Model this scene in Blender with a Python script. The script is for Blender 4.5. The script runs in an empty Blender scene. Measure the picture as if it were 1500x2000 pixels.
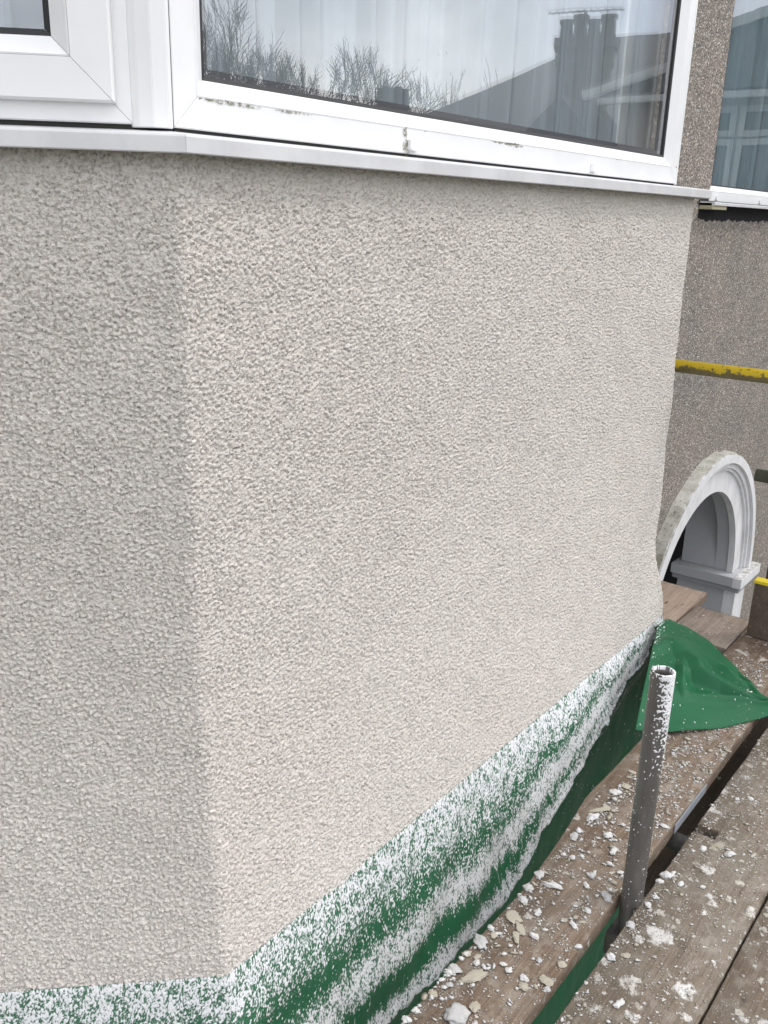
import bpy, bmesh, math, random
import numpy as np
from mathutils import Vector, Matrix, noise as mnoise

# ------------------------------------------------------------------ camera, sky, sun, exposure
# World axes: +X runs along the house front, -Y points out to the street, z = 0 is eye height.
SC = bpy.context.scene
COL = SC.collection
EYE = 4.60                      # eye height above the ground
GROUND = -EYE
R_ = ((0.6149640, -0.7881114, 0.0264521), (0.2310865, 0.2121864, 0.9495135), (-0.7539352, -0.5778039, 0.3126089))
cam = bpy.data.cameras.new("camera")
cam.sensor_fit = 'HORIZONTAL'; cam.sensor_width = 36.0; cam.lens = 1769.4 / 1500 * 36
cam.clip_start = 0.02; cam.clip_end = 900
camo = bpy.data.objects.new("camera", cam); COL.objects.link(camo)
camo.matrix_world = Matrix(((R_[0][0], R_[1][0], R_[2][0], 0), (R_[0][1], R_[1][1], R_[2][1], 0),
                            (R_[0][2], R_[1][2], R_[2][2], 0), (0, 0, 0, 1)))
SC.camera = camo

SUN_EL, SUN_AZ = math.radians(52), math.radians(-47)     # azimuth from +X towards the street, -Y
world = bpy.data.worlds.new("World"); SC.world = world; world.use_nodes = True
nt = world.node_tree; nt.nodes.clear()
wo = nt.nodes.new('ShaderNodeOutputWorld'); bg = nt.nodes.new('ShaderNodeBackground')
sky = nt.nodes.new('ShaderNodeTexSky'); sky.sky_type = 'NISHITA'; sky.sun_disc = False
sky.sun_elevation = SUN_EL; sky.sun_rotation = math.radians(90) - SUN_AZ
tc = nt.nodes.new('ShaderNodeTexCoord')
mp = nt.nodes.new('ShaderNodeMapping'); mp.inputs['Scale'].default_value = (1.3, 1.3, 3.2); mp.inputs['Location'].default_value = (3.1, 7.4, 1.2)
n1 = nt.nodes.new('ShaderNodeTexNoise'); n1.inputs['Scale'].default_value = 1.7; n1.inputs['Detail'].default_value = 7; n1.inputs['Roughness'].default_value = 0.52
cr = nt.nodes.new('ShaderNodeValToRGB')
e = cr.color_ramp.elements
e[0].position = 0.36; e[0].color = (8.0, 8.7, 10.3, 1)
e[1].position = 0.66; e[1].color = (18.5, 18.6, 18.8, 1)
k = e.new(0.5); k.color = (12.6, 13.0, 13.8, 1)
n2 = nt.nodes.new('ShaderNodeTexNoise'); n2.inputs['Scale'].default_value = 1.1; n2.inputs['Detail'].default_value = 3
cr2 = nt.nodes.new('ShaderNodeValToRGB'); cr2.color_ramp.elements[0].position = 0.52; cr2.color_ramp.elements[1].position = 0.68
mw = nt.nodes.new('ShaderNodeMix'); mw.data_type = 'RGBA'; mw.inputs[7].default_value = (17.0, 15.6, 14.4, 1)
mx = nt.nodes.new('ShaderNodeMix'); mx.data_type = 'RGBA'; mx.inputs[0].default_value = 0.9
L = nt.links.new
L(tc.outputs['Generated'], mp.inputs[0]); L(mp.outputs[0], n1.inputs['Vector']); L(n1.outputs[0], cr.inputs[0])
L(mp.outputs[0], n2.inputs['Vector']); L(n2.outputs[0], cr2.inputs[0])
L(cr2.outputs[0], mw.inputs[0]); L(cr.outputs[0], mw.inputs[6])
L(sky.outputs[0], mx.inputs[6]); L(mw.outputs[2], mx.inputs[7]); L(mx.outputs[2], bg.inputs[0]); L(bg.outputs[0], wo.inputs[0])
bg.inputs[1].default_value = 0.15

sun = bpy.data.lights.new("sun", 'SUN'); sun.energy = 1.15; sun.angle = math.radians(14); sun.color = (1, .965, .92)
suno = bpy.data.objects.new("sun", sun); COL.objects.link(suno)
sdir = Vector((math.cos(SUN_AZ) * math.cos(SUN_EL), math.sin(SUN_AZ) * math.cos(SUN_EL), math.sin(SUN_EL)))
suno.rotation_euler = sdir.to_track_quat('Z', 'Y').to_euler(); suno.location = (6, -8, 9)
vs = SC.view_settings; vs.view_transform = 'Standard'; vs.look = 'None'; vs.gamma = 1; vs.use_curve_mapping = False
vs.exposure = 0.0
SC.cycles.max_bounces = 8; SC.cycles.transparent_max_bounces = 12; SC.cycles.glossy_bounces = 4

# ------------------------------------------------------------------ helpers
rng = np.random.default_rng(11); random.seed(5)
V = Vector

def tag(o, label=None, cat=None, group=None, kind=None):
    if label: o['label'] = label
    if cat: o['category'] = cat
    if group: o['group'] = group
    if kind: o['kind'] = kind
    return o

def thing(name, label, cat, loc=(0, 0, 0), group=None, parent=None):
    o = bpy.data.objects.new(name, None); COL.objects.link(o); o.location = loc
    o.empty_display_size = .1
    return tag(o, label, cat, group)

def group_part(name, parent):
    o = bpy.data.objects.new(name, None); COL.objects.link(o); o.parent = parent; o.empty_display_size = .05
    return o

def link(name, me, mat, parent=None, smooth=False):
    """mesh in world coordinates; under a parent it is shifted back by the parent's own place"""
    o = bpy.data.objects.new(name, me); COL.objects.link(o)
    if mat: me.materials.append(mat)
    if smooth: me.polygons.foreach_set('use_smooth', [True] * len(me.polygons))
    if parent:
        bpy.context.view_layer.update()
        o.parent = parent; o.matrix_parent_inverse = parent.matrix_world.inverted()
    return o

def from_bm(name, bm, mat, parent=None, smooth=False):
    me = bpy.data.meshes.new(name); bmesh.ops.recalc_face_normals(bm, faces=bm.faces); bm.to_mesh(me); bm.free()
    return link(name, me, mat, parent, smooth)

def grid_mesh(name, P, mat, parent=None, attr=None, smooth=True, closed_u=False):
    """P: (rows, cols, 3) numpy"""
    r, c, _ = P.shape
    me = bpy.data.meshes.new(name)
    me.vertices.add(r * c); me.vertices.foreach_set('co', P.reshape(-1).astype(np.float32))
    idx = np.arange(r * c).reshape(r, c)
    if closed_u:
        idx2 = np.concatenate([idx, idx[:, :1]], 1)
    else: idx2 = idx
    q = np.stack([idx2[:-1, :-1], idx2[:-1, 1:], idx2[1:, 1:], idx2[1:, :-1]], -1).reshape(-1, 4)
    n = len(q)
    me.loops.add(n * 4); me.loops.foreach_set('vertex_index', q.reshape(-1).astype(np.int32))
    me.polygons.add(n); me.polygons.foreach_set('loop_start', np.arange(0, n * 4, 4, dtype=np.int32))
    me.polygons.foreach_set('loop_total', np.full(n, 4, dtype=np.int32))
    if smooth: me.polygons.foreach_set('use_smooth', np.ones(n, dtype=bool))
    me.update(calc_edges=True)
    for an, av in (attr or {}).items():
        a = me.attributes.new(an, 'FLOAT', 'POINT'); a.data.foreach_set('value', av.reshape(-1).astype(np.float32))
    return link(name, me, mat, parent)

def add_box(bm, x0, x1, y0, y1, z0, z1, M=None, bev=0):
    vs_ = [V((x, y, z)) for x in (x0, x1) for y in (y0, y1) for z in (z0, z1)]
    if M is not None: vs_ = [M @ v for v in vs_]
    b = [bm.verts.new(v) for v in vs_]
    fs = [bm.faces.new([b[i] for i in f]) for f in ((0, 1, 3, 2), (4, 6, 7, 5), (0, 4, 5, 1), (2, 3, 7, 6), (0, 2, 6, 4), (1, 5, 7, 3))]
    if bev:
        bmesh.ops.recalc_face_normals(bm, faces=fs)
        ed = {e_ for f in fs for e_ in f.edges}
        bmesh.ops.bevel(bm, geom=list(ed), offset=bev, segments=2, affect='EDGES', profile=.7)
    return fs

def box(name, x0, x1, y0, y1, z0, z1, mat, parent=None, bev=0):
    bm = bmesh.new(); add_box(bm, x0, x1, y0, y1, z0, z1, bev=bev)
    return from_bm(name, bm, mat, parent)

def prism(name, pts, z0, z1, mat, parent=None, bev=0):
    """vertical prism over (x, y) points; z0, z1 may be lists"""
    bm = bmesh.new(); n = len(pts)
    z0 = z0 if isinstance(z0, (list, tuple)) else [z0] * n
    z1 = z1 if isinstance(z1, (list, tuple)) else [z1] * n
    lo = [bm.verts.new((p[0], p[1], z)) for p, z in zip(pts, z0)]
    hi = [bm.verts.new((p[0], p[1], z)) for p, z in zip(pts, z1)]
    bm.faces.new(lo[::-1]); bm.faces.new(hi)
    for i in range(n): bm.faces.new([lo[i], lo[(i + 1) % n], hi[(i + 1) % n], hi[i]])
    if bev:
        bmesh.ops.recalc_face_normals(bm, faces=bm.faces)
        bmesh.ops.bevel(bm, geom=list(bm.edges), offset=bev, segments=2, affect='EDGES')
    return from_bm(name, bm, mat, parent)

def tube(name, a, b, r, mat, parent=None, seg=24, wall=.004, ends=True):
    """hollow scaffold tube from a to b"""
    a, b = V(a), V(b); d = (b - a); Lh = d.length; q = d.to_track_quat('Z', 'Y')
    bm = bmesh.new(); rings = []
    for rr, z in ((r, 0), (r, Lh), (r - wall, Lh), (r - wall, 0)):
        rings.append([bm.verts.new(a + q @ V((rr * math.cos(t), rr * math.sin(t), z))) for t in [2 * math.pi * i / seg for i in range(seg)]])
    for k_ in range(4):
        A, B = rings[k_], rings[(k_ + 1) % 4]
        for i in range(seg):
            f = bm.faces.new([A[i], A[(i + 1) % seg], B[(i + 1) % seg], B[i]]); f.smooth = k_ in (0, 2)
    return from_bm(name, bm, mat, parent)

# --- node shorthand
class NT:
    def __init__(s, name):
        s.m = bpy.data.materials.new(name); s.m.use_nodes = True; s.t = s.m.node_tree; s.t.nodes.clear()
        s.out = s.n('ShaderNodeOutputMaterial')
    def n(s, typ, **kw):
        nd = s.t.nodes.new(typ)
        for k_, v in kw.items():
            if k_.startswith('i_'):
                nd.inputs[k_[2:].replace('_', ' ')].default_value = v
            else: setattr(nd, k_, v)
        return nd
    def l(s, a, b): s.t.links.new(a, b)
    def pos(s, scale=(1, 1, 1), rot=(0, 0, 0)):
        g = s.n('ShaderNodeNewGeometry'); m = s.n('ShaderNodeMapping'); m.inputs['Scale'].default_value = scale; m.inputs['Rotation'].default_value = rot
        s.l(g.outputs['Position'], m.inputs[0]); return m.outputs[0]
    def noise(s, vec, scale, detail=4, rough=.55, dist=0):
        nd = s.n('ShaderNodeTexNoise'); nd.inputs['Scale'].default_value = scale; nd.inputs['Detail'].default_value = detail
        nd.inputs['Roughness'].default_value = rough; nd.inputs['Distortion'].default_value = dist; s.l(vec, nd.inputs['Vector']); return nd.outputs[0]
    def vor(s, vec, scale, out=0, feature='F1', rand=1):
        nd = s.n('ShaderNodeTexVoronoi'); nd.feature = feature; nd.inputs['Scale'].default_value = scale; nd.inputs['Randomness'].default_value = rand
        s.l(vec, nd.inputs['Vector']); return nd.outputs[out]
    def ramp(s, fac, *stops, interp='LINEAR'):
        nd = s.n('ShaderNodeValToRGB'); el = nd.color_ramp.elements; nd.color_ramp.interpolation = interp
        for i, (p, c) in enumerate(stops):
            c = (c, c, c) if isinstance(c, (int, float)) else c
            x = el[i] if i < 2 else el.new(p)
            x.position = p; x.color = (*c, 1)
        s.l(fac, nd.inputs[0]); return nd.outputs[0]
    def mix(s, fac, a, b, blend='MIX'):
        nd = s.n('ShaderNodeMix', data_type='RGBA', blend_type=blend)
        for v, i in ((fac, 0), (a, 6), (b, 7)):
            if hasattr(v, 'is_linked') or hasattr(v, 'links'): s.l(v, nd.inputs[i])
            elif i == 0: nd.inputs[0].default_value = v
            else: nd.inputs[i].default_value = (*v, 1) if not isinstance(v, (int, float)) else (v, v, v, 1)
        return nd.outputs[2]
    def math(s, op, a, b=0.0):
        nd = s.n('ShaderNodeMath', operation=op)
        for v, i in ((a, 0), (b, 1)):
            if isinstance(v, (int, float)): nd.inputs[i].default_value = v
            else: s.l(v, nd.inputs[i])
        return nd.outputs[0]
    def attr(s, name):
        nd = s.n('ShaderNodeAttribute', attribute_name=name); return nd.outputs['Fac']
    def bump(s, h, dist, strength=1, prev=None):
        nd = s.n('ShaderNodeBump'); nd.inputs['Distance'].default_value = dist; nd.inputs['Strength'].default_value = strength
        s.l(h, nd.inputs['Height'])
        if prev is not None: s.l(prev, nd.inputs['Normal'])
        return nd.outputs[0]
    def bsdf(s, col, rough=.6, normal=None, metal=0, spec=.5, **kw):
        b = s.n('ShaderNodeBsdfPrincipled')
        for v, nm in ((col, 'Base Color'), (rough, 'Roughness'), (metal, 'Metallic'), (spec, 'Specular IOR Level')):
            if isinstance(v, (int, float)): b.inputs[nm].default_value = v
            elif isinstance(v, tuple): b.inputs[nm].default_value = (*v, 1)
            else: s.l(v, b.inputs[nm])
        for k_, v in kw.items(): b.inputs[k_].default_value = v
        if normal is not None: s.l(normal, b.inputs['Normal'])
        s.l(b.outputs[0], s.out.inputs[0]); s.b = b
        return s.m

def m_plain(name, col, rough=.6, var=.12, scale=30, bump=0, **kw):
    t = NT(name); p = t.pos(); f = t.noise(p, scale, 5)
    c = t.mix(f, tuple(x * (1 - var) for x in col), tuple(min(1, x * (1 + var)) for x in col))
    nrm = t.bump(f, bump) if bump else None
    return t.bsdf(c, rough, nrm, **kw)

# ------------------------------------------------------------------ materials
def mat_roughcast():
    t = NT("roughcast_render"); p = t.pos()
    big = t.noise(p, 2.3, 4); mid = t.noise(p, 55, 4); fine = t.noise(p, 420, 3)
    c = t.mix(big, (.60, .553, .506), (.655, .617, .573))
    gv = t.n('ShaderNodeSeparateColor'); t.l(t.vor(p, 210, 1), gv.inputs[0]); c = t.mix(1.0, c, t.ramp(gv.outputs[0], (0, (.87, .865, .86)), (1, (1.07, 1.07, 1.07))), 'MULTIPLY')
    c = t.mix(t.ramp(mid, (.35, 0), (.7, 1)), c, t.mix(1.0, c, (1.08, 1.075, 1.06), 'MULTIPLY'))
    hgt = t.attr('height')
    c = t.mix(t.ramp(hgt, (0.0, .85), (.34, 0)), c, (.36, .32, .28))       # crevice shadow painted into the pits to deepen the relief
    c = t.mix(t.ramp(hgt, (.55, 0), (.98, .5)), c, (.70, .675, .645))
    spk = t.vor(p, 60); c = t.mix(t.ramp(spk, (.03, .75), (.06, 0)), c, (.20, .17, .14))
    gr = t.vor(p, 260); n_ = t.bump(t.math('SUBTRACT', 1.0, gr), .0022, .9); n_ = t.bump(fine, .0014, 1.0, n_)
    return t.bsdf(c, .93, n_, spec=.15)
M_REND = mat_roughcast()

def mat_pebbledash():
    t = NT("pebbledash"); p = t.pos()
    w = t.noise(p, 90, 2); 
    cell = t.vor(p, 122, 1); dist = t.vor(p, 122, 0)
    sep = t.n('ShaderNodeSeparateColor'); t.l(cell, sep.inputs[0])
    c = t.ramp(sep.outputs[0], (0, (0.048, 0.042, 0.038)), (.15, (0.166, 0.145, 0.128)), (.42, (0.294, 0.261, 0.231)), (.7, (0.416, 0.378, 0.337)), (.88, (0.696, 0.669, 0.625)), interp='CONSTANT')
    c = t.mix(t.ramp(dist, (.42, 0), (.74, 1)), c, (.19, .172, .155))
    c = t.mix(1.0, c, (1.10, 1.09, 1.07), 'MULTIPLY')
    c = t.mix(.25, c, (.26, .25, .237))
    big = t.noise(p, 3.0, 4)
    c = t.mix(1.0, c, t.ramp(big, (.3, (.86, .85, .84)), (.7, (1.12, 1.06, 1.0))), 'MULTIPLY')
    # bay shading painted as faint low tint, and bitumen brushed under the far sill
    sx = t.n('ShaderNodeSeparateXYZ'); g = t.n('ShaderNodeNewGeometry'); t.l(g.outputs['Position'], sx.inputs[0])
    low = t.ramp(t.math('ADD', sx.outputs[2], t.math('MULTIPLY', w, .5)), (.0, 1), (.75, 0))
    c = t.mix(t.math('MULTIPLY', low, .12), c, (.25, .25, .235))
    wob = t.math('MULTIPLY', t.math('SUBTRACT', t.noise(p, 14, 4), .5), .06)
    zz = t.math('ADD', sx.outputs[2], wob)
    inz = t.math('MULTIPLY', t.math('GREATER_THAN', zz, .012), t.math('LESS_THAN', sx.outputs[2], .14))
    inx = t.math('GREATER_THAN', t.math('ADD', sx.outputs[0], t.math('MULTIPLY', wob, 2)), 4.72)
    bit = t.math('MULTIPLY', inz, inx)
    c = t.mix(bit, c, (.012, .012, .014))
    n_ = t.bump(t.math('SUBTRACT', 1, dist), .006, 1.0)
    return t.bsdf(c, .8, n_, spec=.3)
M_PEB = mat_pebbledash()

def mat_upvc(name, tint=(.80, .80, .80), moss=0.0, zline=0, grime=.5):
    t = NT(name); p = t.pos(); f = t.noise(p, 9, 6, .6); f2 = t.noise(p, 160, 4, .7)
    c = t.mix(t.ramp(f, (.3, grime), (.62, 0)), tint, tuple(x * .86 for x in tint))
    c = t.mix(t.ramp(f2, (.66, 0), (.78, .55 * grime)), c, (.36, .33, .29))
    if moss:
        sx = t.n('ShaderNodeSeparateXYZ'); g = t.n('ShaderNodeNewGeometry'); t.l(g.outputs['Position'], sx.inputs[0])
        d = t.math('SUBTRACT', zline, sx.outputs[2])                      # depth below the bead line
        patch = t.ramp(t.noise(t.pos((1, 1, .2)), 3.6, 3), (.48, 0), (.60, 1))
        leftw = t.ramp(sx.outputs[0], (0, 1), (1, 0))
        left = t.n('ShaderNodeMapRange'); left.inputs[1].default_value = 1.05; left.inputs[2].default_value = 1.32; left.inputs[3].default_value = 1; left.inputs[4].default_value = 0
        t.l(sx.outputs[0], left.inputs[0])
        amt = t.math('MAXIMUM', patch, left.outputs[0])
        reach = t.math('MULTIPLY', t.math('MULTIPLY', t.noise(p, 130, 6, .75), amt), .021)
        sgx = t.math('GREATER_THAN', sx.outputs[0], 1.058)
        inside = t.math('MULTIPLY', sgx, t.math('LESS_THAN', d, t.math('SUBTRACT', reach, .0065)))
        inside = t.math('MULTIPLY', inside, t.math('GREATER_THAN', d, -.003))
        c = t.mix(t.math('MULTIPLY', inside, .9), c, t.mix(t.noise(p, 60), (.10, .095, .05), (.27, .25, .18)))
    return t.bsdf(c, .32, t.bump(f2, .0002, .5), spec=.5)
M_UPVC = mat_upvc("white_upvc", grime=.3)
M_UPVC_M = mat_upvc("mossy_white_upvc", moss=1, zline=.1695, grime=.45)
M_CILL = mat_upvc("weathered_white_sill", (.66, .66, .665), grime=1.3)
M_BLACK = m_plain("black_rubber_gasket", (.012, .012, .014), .55)
M_SPACER = m_plain("aluminium_spacer_bar", (.10, .10, .11), .5, metal=.3)
M_SEAL = m_plain("dark_joint_sealant", (.02, .019, .018), .8)

def mat_glass(name, tint=(1, 1, 1), ior=1.6, dirt=.03):
    t = NT(name)
    fr = t.n('ShaderNodeFresnel'); gm = t.n('ShaderNodeNewGeometry')     # a single sheet: same index from either side
    io = t.n('ShaderNodeMapRange'); io.inputs[3].default_value = ior; io.inputs[4].default_value = 1 / ior
    t.l(gm.outputs['Backfacing'], io.inputs[0]); t.l(io.outputs[0], fr.inputs[0])
    gl = t.n('ShaderNodeBsdfGlossy'); gl.inputs['Roughness'].default_value = 0.0; gl.inputs['Color'].default_value = (1, 1, 1, 1)
    tr = t.n('ShaderNodeBsdfTransparent'); tr.inputs[0].default_value = (*tint, 1)
    df = t.n('ShaderNodeBsdfDiffuse'); df.inputs[0].default_value = (.6, .62, .62, 1)
    p = t.pos(); film = t.noise(p, 5, 6, .7); drops = t.vor(t.pos((1, 1, .45)), 42)
    wave = t.noise(p, 1.6, 2)
    bmp = t.bump(wave, .0016, .5); t.l(bmp, gl.inputs['Normal'])
    m1 = t.n('ShaderNodeMixShader'); t.l(fr.outputs[0], m1.inputs[0]); t.l(tr.outputs[0], m1.inputs[1]); t.l(gl.outputs[0], m1.inputs[2])
    d = t.math('MAXIMUM', t.math('MULTIPLY', t.ramp(film, (.35, 0), (.8, 1)), dirt), t.ramp(drops, (.035, .7), (.06, 0)))
    m2 = t.n('ShaderNodeMixShader'); t.l(d, m2.inputs[0]); t.l(m1.outputs[0], m2.inputs[1]); t.l(df.outputs[0], m2.inputs[2])
    t.l(m2.outputs[0], t.out.inputs[0]); return t.m
M_GLASS = mat_glass("window_glass", (.95, .97, .975), 2.3)
M_GLASS2 = mat_glass("inner_window_glass", (.95, .98, .975), 1.7, 0)
M_GLASS_T = mat_glass("tinted_window_glass", (.66, .76, .78), 2.3, .09)

def mat_net():
    t = NT("net_curtain_voile"); p = t.pos()
    d = t.n('ShaderNodeBsdfDiffuse'); d.inputs[0].default_value = (.66, .69, .73, 1)
    tl = t.n('ShaderNodeBsdfTranslucent'); tl.inputs[0].default_value = (.55, .58, .61, 1)
    tr = t.n('ShaderNodeBsdfTransparent')
    a = t.n('ShaderNodeMixShader'); a.inputs[0].default_value = .25; t.l(d.outputs[0], a.inputs[1]); t.l(tl.outputs[0], a.inputs[2])
    w = t.n('ShaderNodeMixShader'); w.inputs[0].default_value = .46; t.l(a.outputs[0], w.inputs[1]); t.l(tr.outputs[0], w.inputs[2])
    t.l(w.outputs[0], t.out.inputs[0]); return t.m
M_NET = mat_net()

def mat_tarp():
    t = NT("green_woven_tarpaulin"); p = t.pos()
    f = t.noise(p, 6, 5); g = t.mix(f, (.005, .078, .030), (.011, .125, .048))
    u = t.attr('wu'); v = t.attr('wv')
    wv = t.math('MULTIPLY', t.math('SINE', t.math('MULTIPLY', u, 1150.)), t.math('SINE', t.math('MULTIPLY', v, 1150.)))
    rib = t.math('SINE', t.math('MULTIPLY', u, 520.))
    g = t.mix(t.math('MULTIPLY', t.ramp(rib, (.55, 0), (1, 1)), .35), g, (.018, .125, .055))
    g = t.mix(t.ramp(t.noise(p, 38, 6, .7), (.62, 0), (.8, .22)), g, (.12, .20, .15))     # dusty film
    s = t.attr('splat')
    sp = t.ramp(s, (.18, 0), (.62, 1))
    g = t.mix(t.math('MULTIPLY', t.attr('mist'), t.ramp(t.noise(p, 420, 3, .7), (.35, 0), (.75, .75))), g, (.42, .45, .44))
    w = t.mix(t.noise(p, 110, 4), (.60, .605, .615), (.84, .84, .85))
    c = t.mix(sp, g, w)
    rough = t.ramp(s, (.46, .5), (.56, .9))
    nb = t.bump(wv, .0004, .5); nb = t.bump(t.noise(p, 300, 3), .0008, .4, nb)
    return t.bsdf(c, rough, nb, spec=.28)
M_TARP = mat_tarp()

def mat_board(name, base=((.115, .078, .052), (.21, .155, .108)), grey=.35, splash=1.0, dust=.5, seed=0., tonek=1.0):
    """weathered scaffold board: long grain, knots, cement dust and old splashes; grain along local X"""
    t = NT(name)
    g = t.n('ShaderNodeNewGeometry'); m = t.n('ShaderNodeMapping'); m.inputs['Location'].default_value = (seed, seed * 1.7, 0)
    t.l(g.outputs['Position'], m.inputs[0]); p = m.outputs[0]
    ms = t.n('ShaderNodeMapping'); ms.inputs['Scale'].default_value = (1.6, 26, 26); t.l(p, ms.inputs[0])
    grain = t.noise(ms.outputs[0], 2.2, 8, .62, .6)
    ms2 = t.n('ShaderNodeMapping'); ms2.inputs['Scale'].default_value = (3, 120, 120); t.l(p, ms2.inputs[0])
    fine = t.noise(ms2.outputs[0], 3, 4, .6)
    c = t.mix(t.ramp(grain, (.3, 0), (.7, 1)), *base)
    c = t.mix(t.ramp(fine, (.35, .55), (.6, 0)), c, tuple(x * .55 for x in base[0]))
    ms3 = t.n('ShaderNodeMapping'); ms3.inputs['Scale'].default_value = (2.2, 6.2, 1); t.l(p, ms3.inputs[0])
    kn = t.vor(ms3.outputs[0], 1.9); c = t.mix(t.ramp(kn, (.035, .8), (.10, 0)), c, (.035, .022, .017))
    blot = t.noise(p, 5.5, 7, .65, .4)
    c = t.mix(t.ramp(blot, (.40, 0), (.66, grey)), c, (.27, .245, .205))
    c = t.mix(t.math('MULTIPLY', t.ramp(t.noise(p, 26, 6, .7), (.5, 0), (.66, 1)), dust), c, (.42, .385, .33))
    c = t.mix(t.math('MULTIPLY', t.ramp(t.noise(p, 15, 8, .75), (.56, 0), (.70, .8)), .6), c, (.06, .047, .038))
    # old round splashes with ragged rims, three sizes
    sm = None
    hh = fine
    for sc_, r0, keep, sz in ((11., .26, .52, .5), (27., .30, .42, .55), (70., .30, .40, .5), (190., .32, .35, .45)):
        dn = t.noise(p, sc_ * 4.5, 4, .7)
        wv = t.n('ShaderNodeVectorMath', operation='ADD'); vm = t.n('ShaderNodeVectorMath', operation='SCALE')
        nn = t.n('ShaderNodeTexNoise'); nn.inputs['Scale'].default_value = sc_ * 2.6; nn.inputs['Detail'].default_value = 4; t.l(p, nn.inputs['Vector'])
        t.l(nn.outputs[1], vm.inputs[0]); vm.inputs['Scale'].default_value = .9 / sc_
        t.l(p, wv.inputs[0]); t.l(vm.outputs[0], wv.inputs[1])
        vd = t.n('ShaderNodeTexVoronoi'); vd.inputs['Scale'].default_value = sc_; t.l(wv.outputs[0], vd.inputs['Vector'])
        sep = t.n('ShaderNodeSeparateColor'); t.l(vd.outputs[1], sep.inputs[0])
        on = t.math('LESS_THAN', sep.outputs[0], keep * splash)
        rad = t.math('MULTIPLY', sep.outputs[1], r0)
        d = t.math('SUBTRACT', t.math('ADD', rad, .08), vd.outputs[0])
        d = t.math('ADD', d, t.math('MULTIPLY', t.math('SUBTRACT', dn, .5), .28))
        mk = t.math('MULTIPLY', t.ramp(d, (.0, 0), (.09, 1)), on)
        mk = t.math('MULTIPLY', mk, t.ramp(dn, (.3, .6), (.55, 1)))
        tone = t.ramp(sep.outputs[2], (0, (.38, .345, .28)), (.55, (.47, .435, .37)), (.8, (.62, .60, .57)))
        c = t.mix(mk, c, tone)
        hh = t.math('ADD', hh, t.math('MULTIPLY', mk, 1.6))
    return t.bsdf(c, .88, t.bump(hh, .0015, .9), spec=.2)
M_B1 = mat_board("brown_scaffold_board", ((.128, .088, .060), (.255, .190, .138)), .25, .8, .36, 3.3)
M_B2 = mat_board("splashed_scaffold_board", ((.140, .110, .082), (.240, .195, .150)), .45, 1.8, .36, 9.1)
M_B3 = mat_board("lichened_scaffold_board", ((.125, .092, .066), (.225, .172, .126)), .45, 1.25, .35, 1.7)
M_BF = mat_board("old_far_board", ((.20, .155, .125), (.34, .275, .225)), .35, .12, .15, 5.5)
M_BN = mat_board("newer_orange_board", ((.28, .21, .16), (.42, .33, .26)), .1, .03, .05, 7.7)
M_BD = mat_board("dark_toe_board", ((.07, .052, .04), (.125, .095, .072)), .1, .05, .05, 2.2)
M_BSIDE = mat_board("board_edge_wood", ((.12, .085, .07), (.24, .18, .15)), .2, .1, .4, 6.2)

def mat_tube(name, kind):
    t = NT(name); p = t.pos()
    base = t.mix(t.noise(p, 14, 6, .65), (.085, .080, .074), (.18, .172, .16))
    base = t.mix(t.ramp(t.noise(t.pos((1, 1, .15)), 60, 5), (.45, 0), (.75, .5)), base, (.24, .23, .21))
    metal, rough = .45, .48
    if kind == 'yellow':
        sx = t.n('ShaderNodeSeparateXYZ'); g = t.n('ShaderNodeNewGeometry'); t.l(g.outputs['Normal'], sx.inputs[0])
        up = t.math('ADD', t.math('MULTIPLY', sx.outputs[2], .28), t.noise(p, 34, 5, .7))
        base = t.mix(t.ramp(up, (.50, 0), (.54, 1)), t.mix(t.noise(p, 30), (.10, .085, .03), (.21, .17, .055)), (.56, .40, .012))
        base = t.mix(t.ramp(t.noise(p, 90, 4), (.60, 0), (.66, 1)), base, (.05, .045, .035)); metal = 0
    if kind == 'green':
        base = t.mix(t.noise(p, 30, 5), (.04, .045, .028), (.10, .11, .075)); metal = .1; rough = .7
    if kind == 'splat':
        s = t.attr('splat'); sp = t.ramp(s, (.46, 0), (.54, 1))
        base = t.mix(sp, base, t.mix(t.noise(p, 200), (.66, .66, .67), (.85, .85, .85)))
        return t.bsdf(base, t.ramp(s, (.46, .45), (.54, .92)), t.bump(t.noise(p, 260, 3), .0006, .5), metal=t.ramp(s, (.46, .4), (.5, 0)))
    return t.bsdf(base, rough, t.bump(t.noise(p, 60, 4), .0006, .6), metal=metal)
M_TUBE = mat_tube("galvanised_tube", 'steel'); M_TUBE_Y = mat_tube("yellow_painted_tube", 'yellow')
M_TUBE_G = mat_tube("mossy_green_tube", 'green'); M_TUBE_S = mat_tube("splattered_tube", 'splat')

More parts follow.
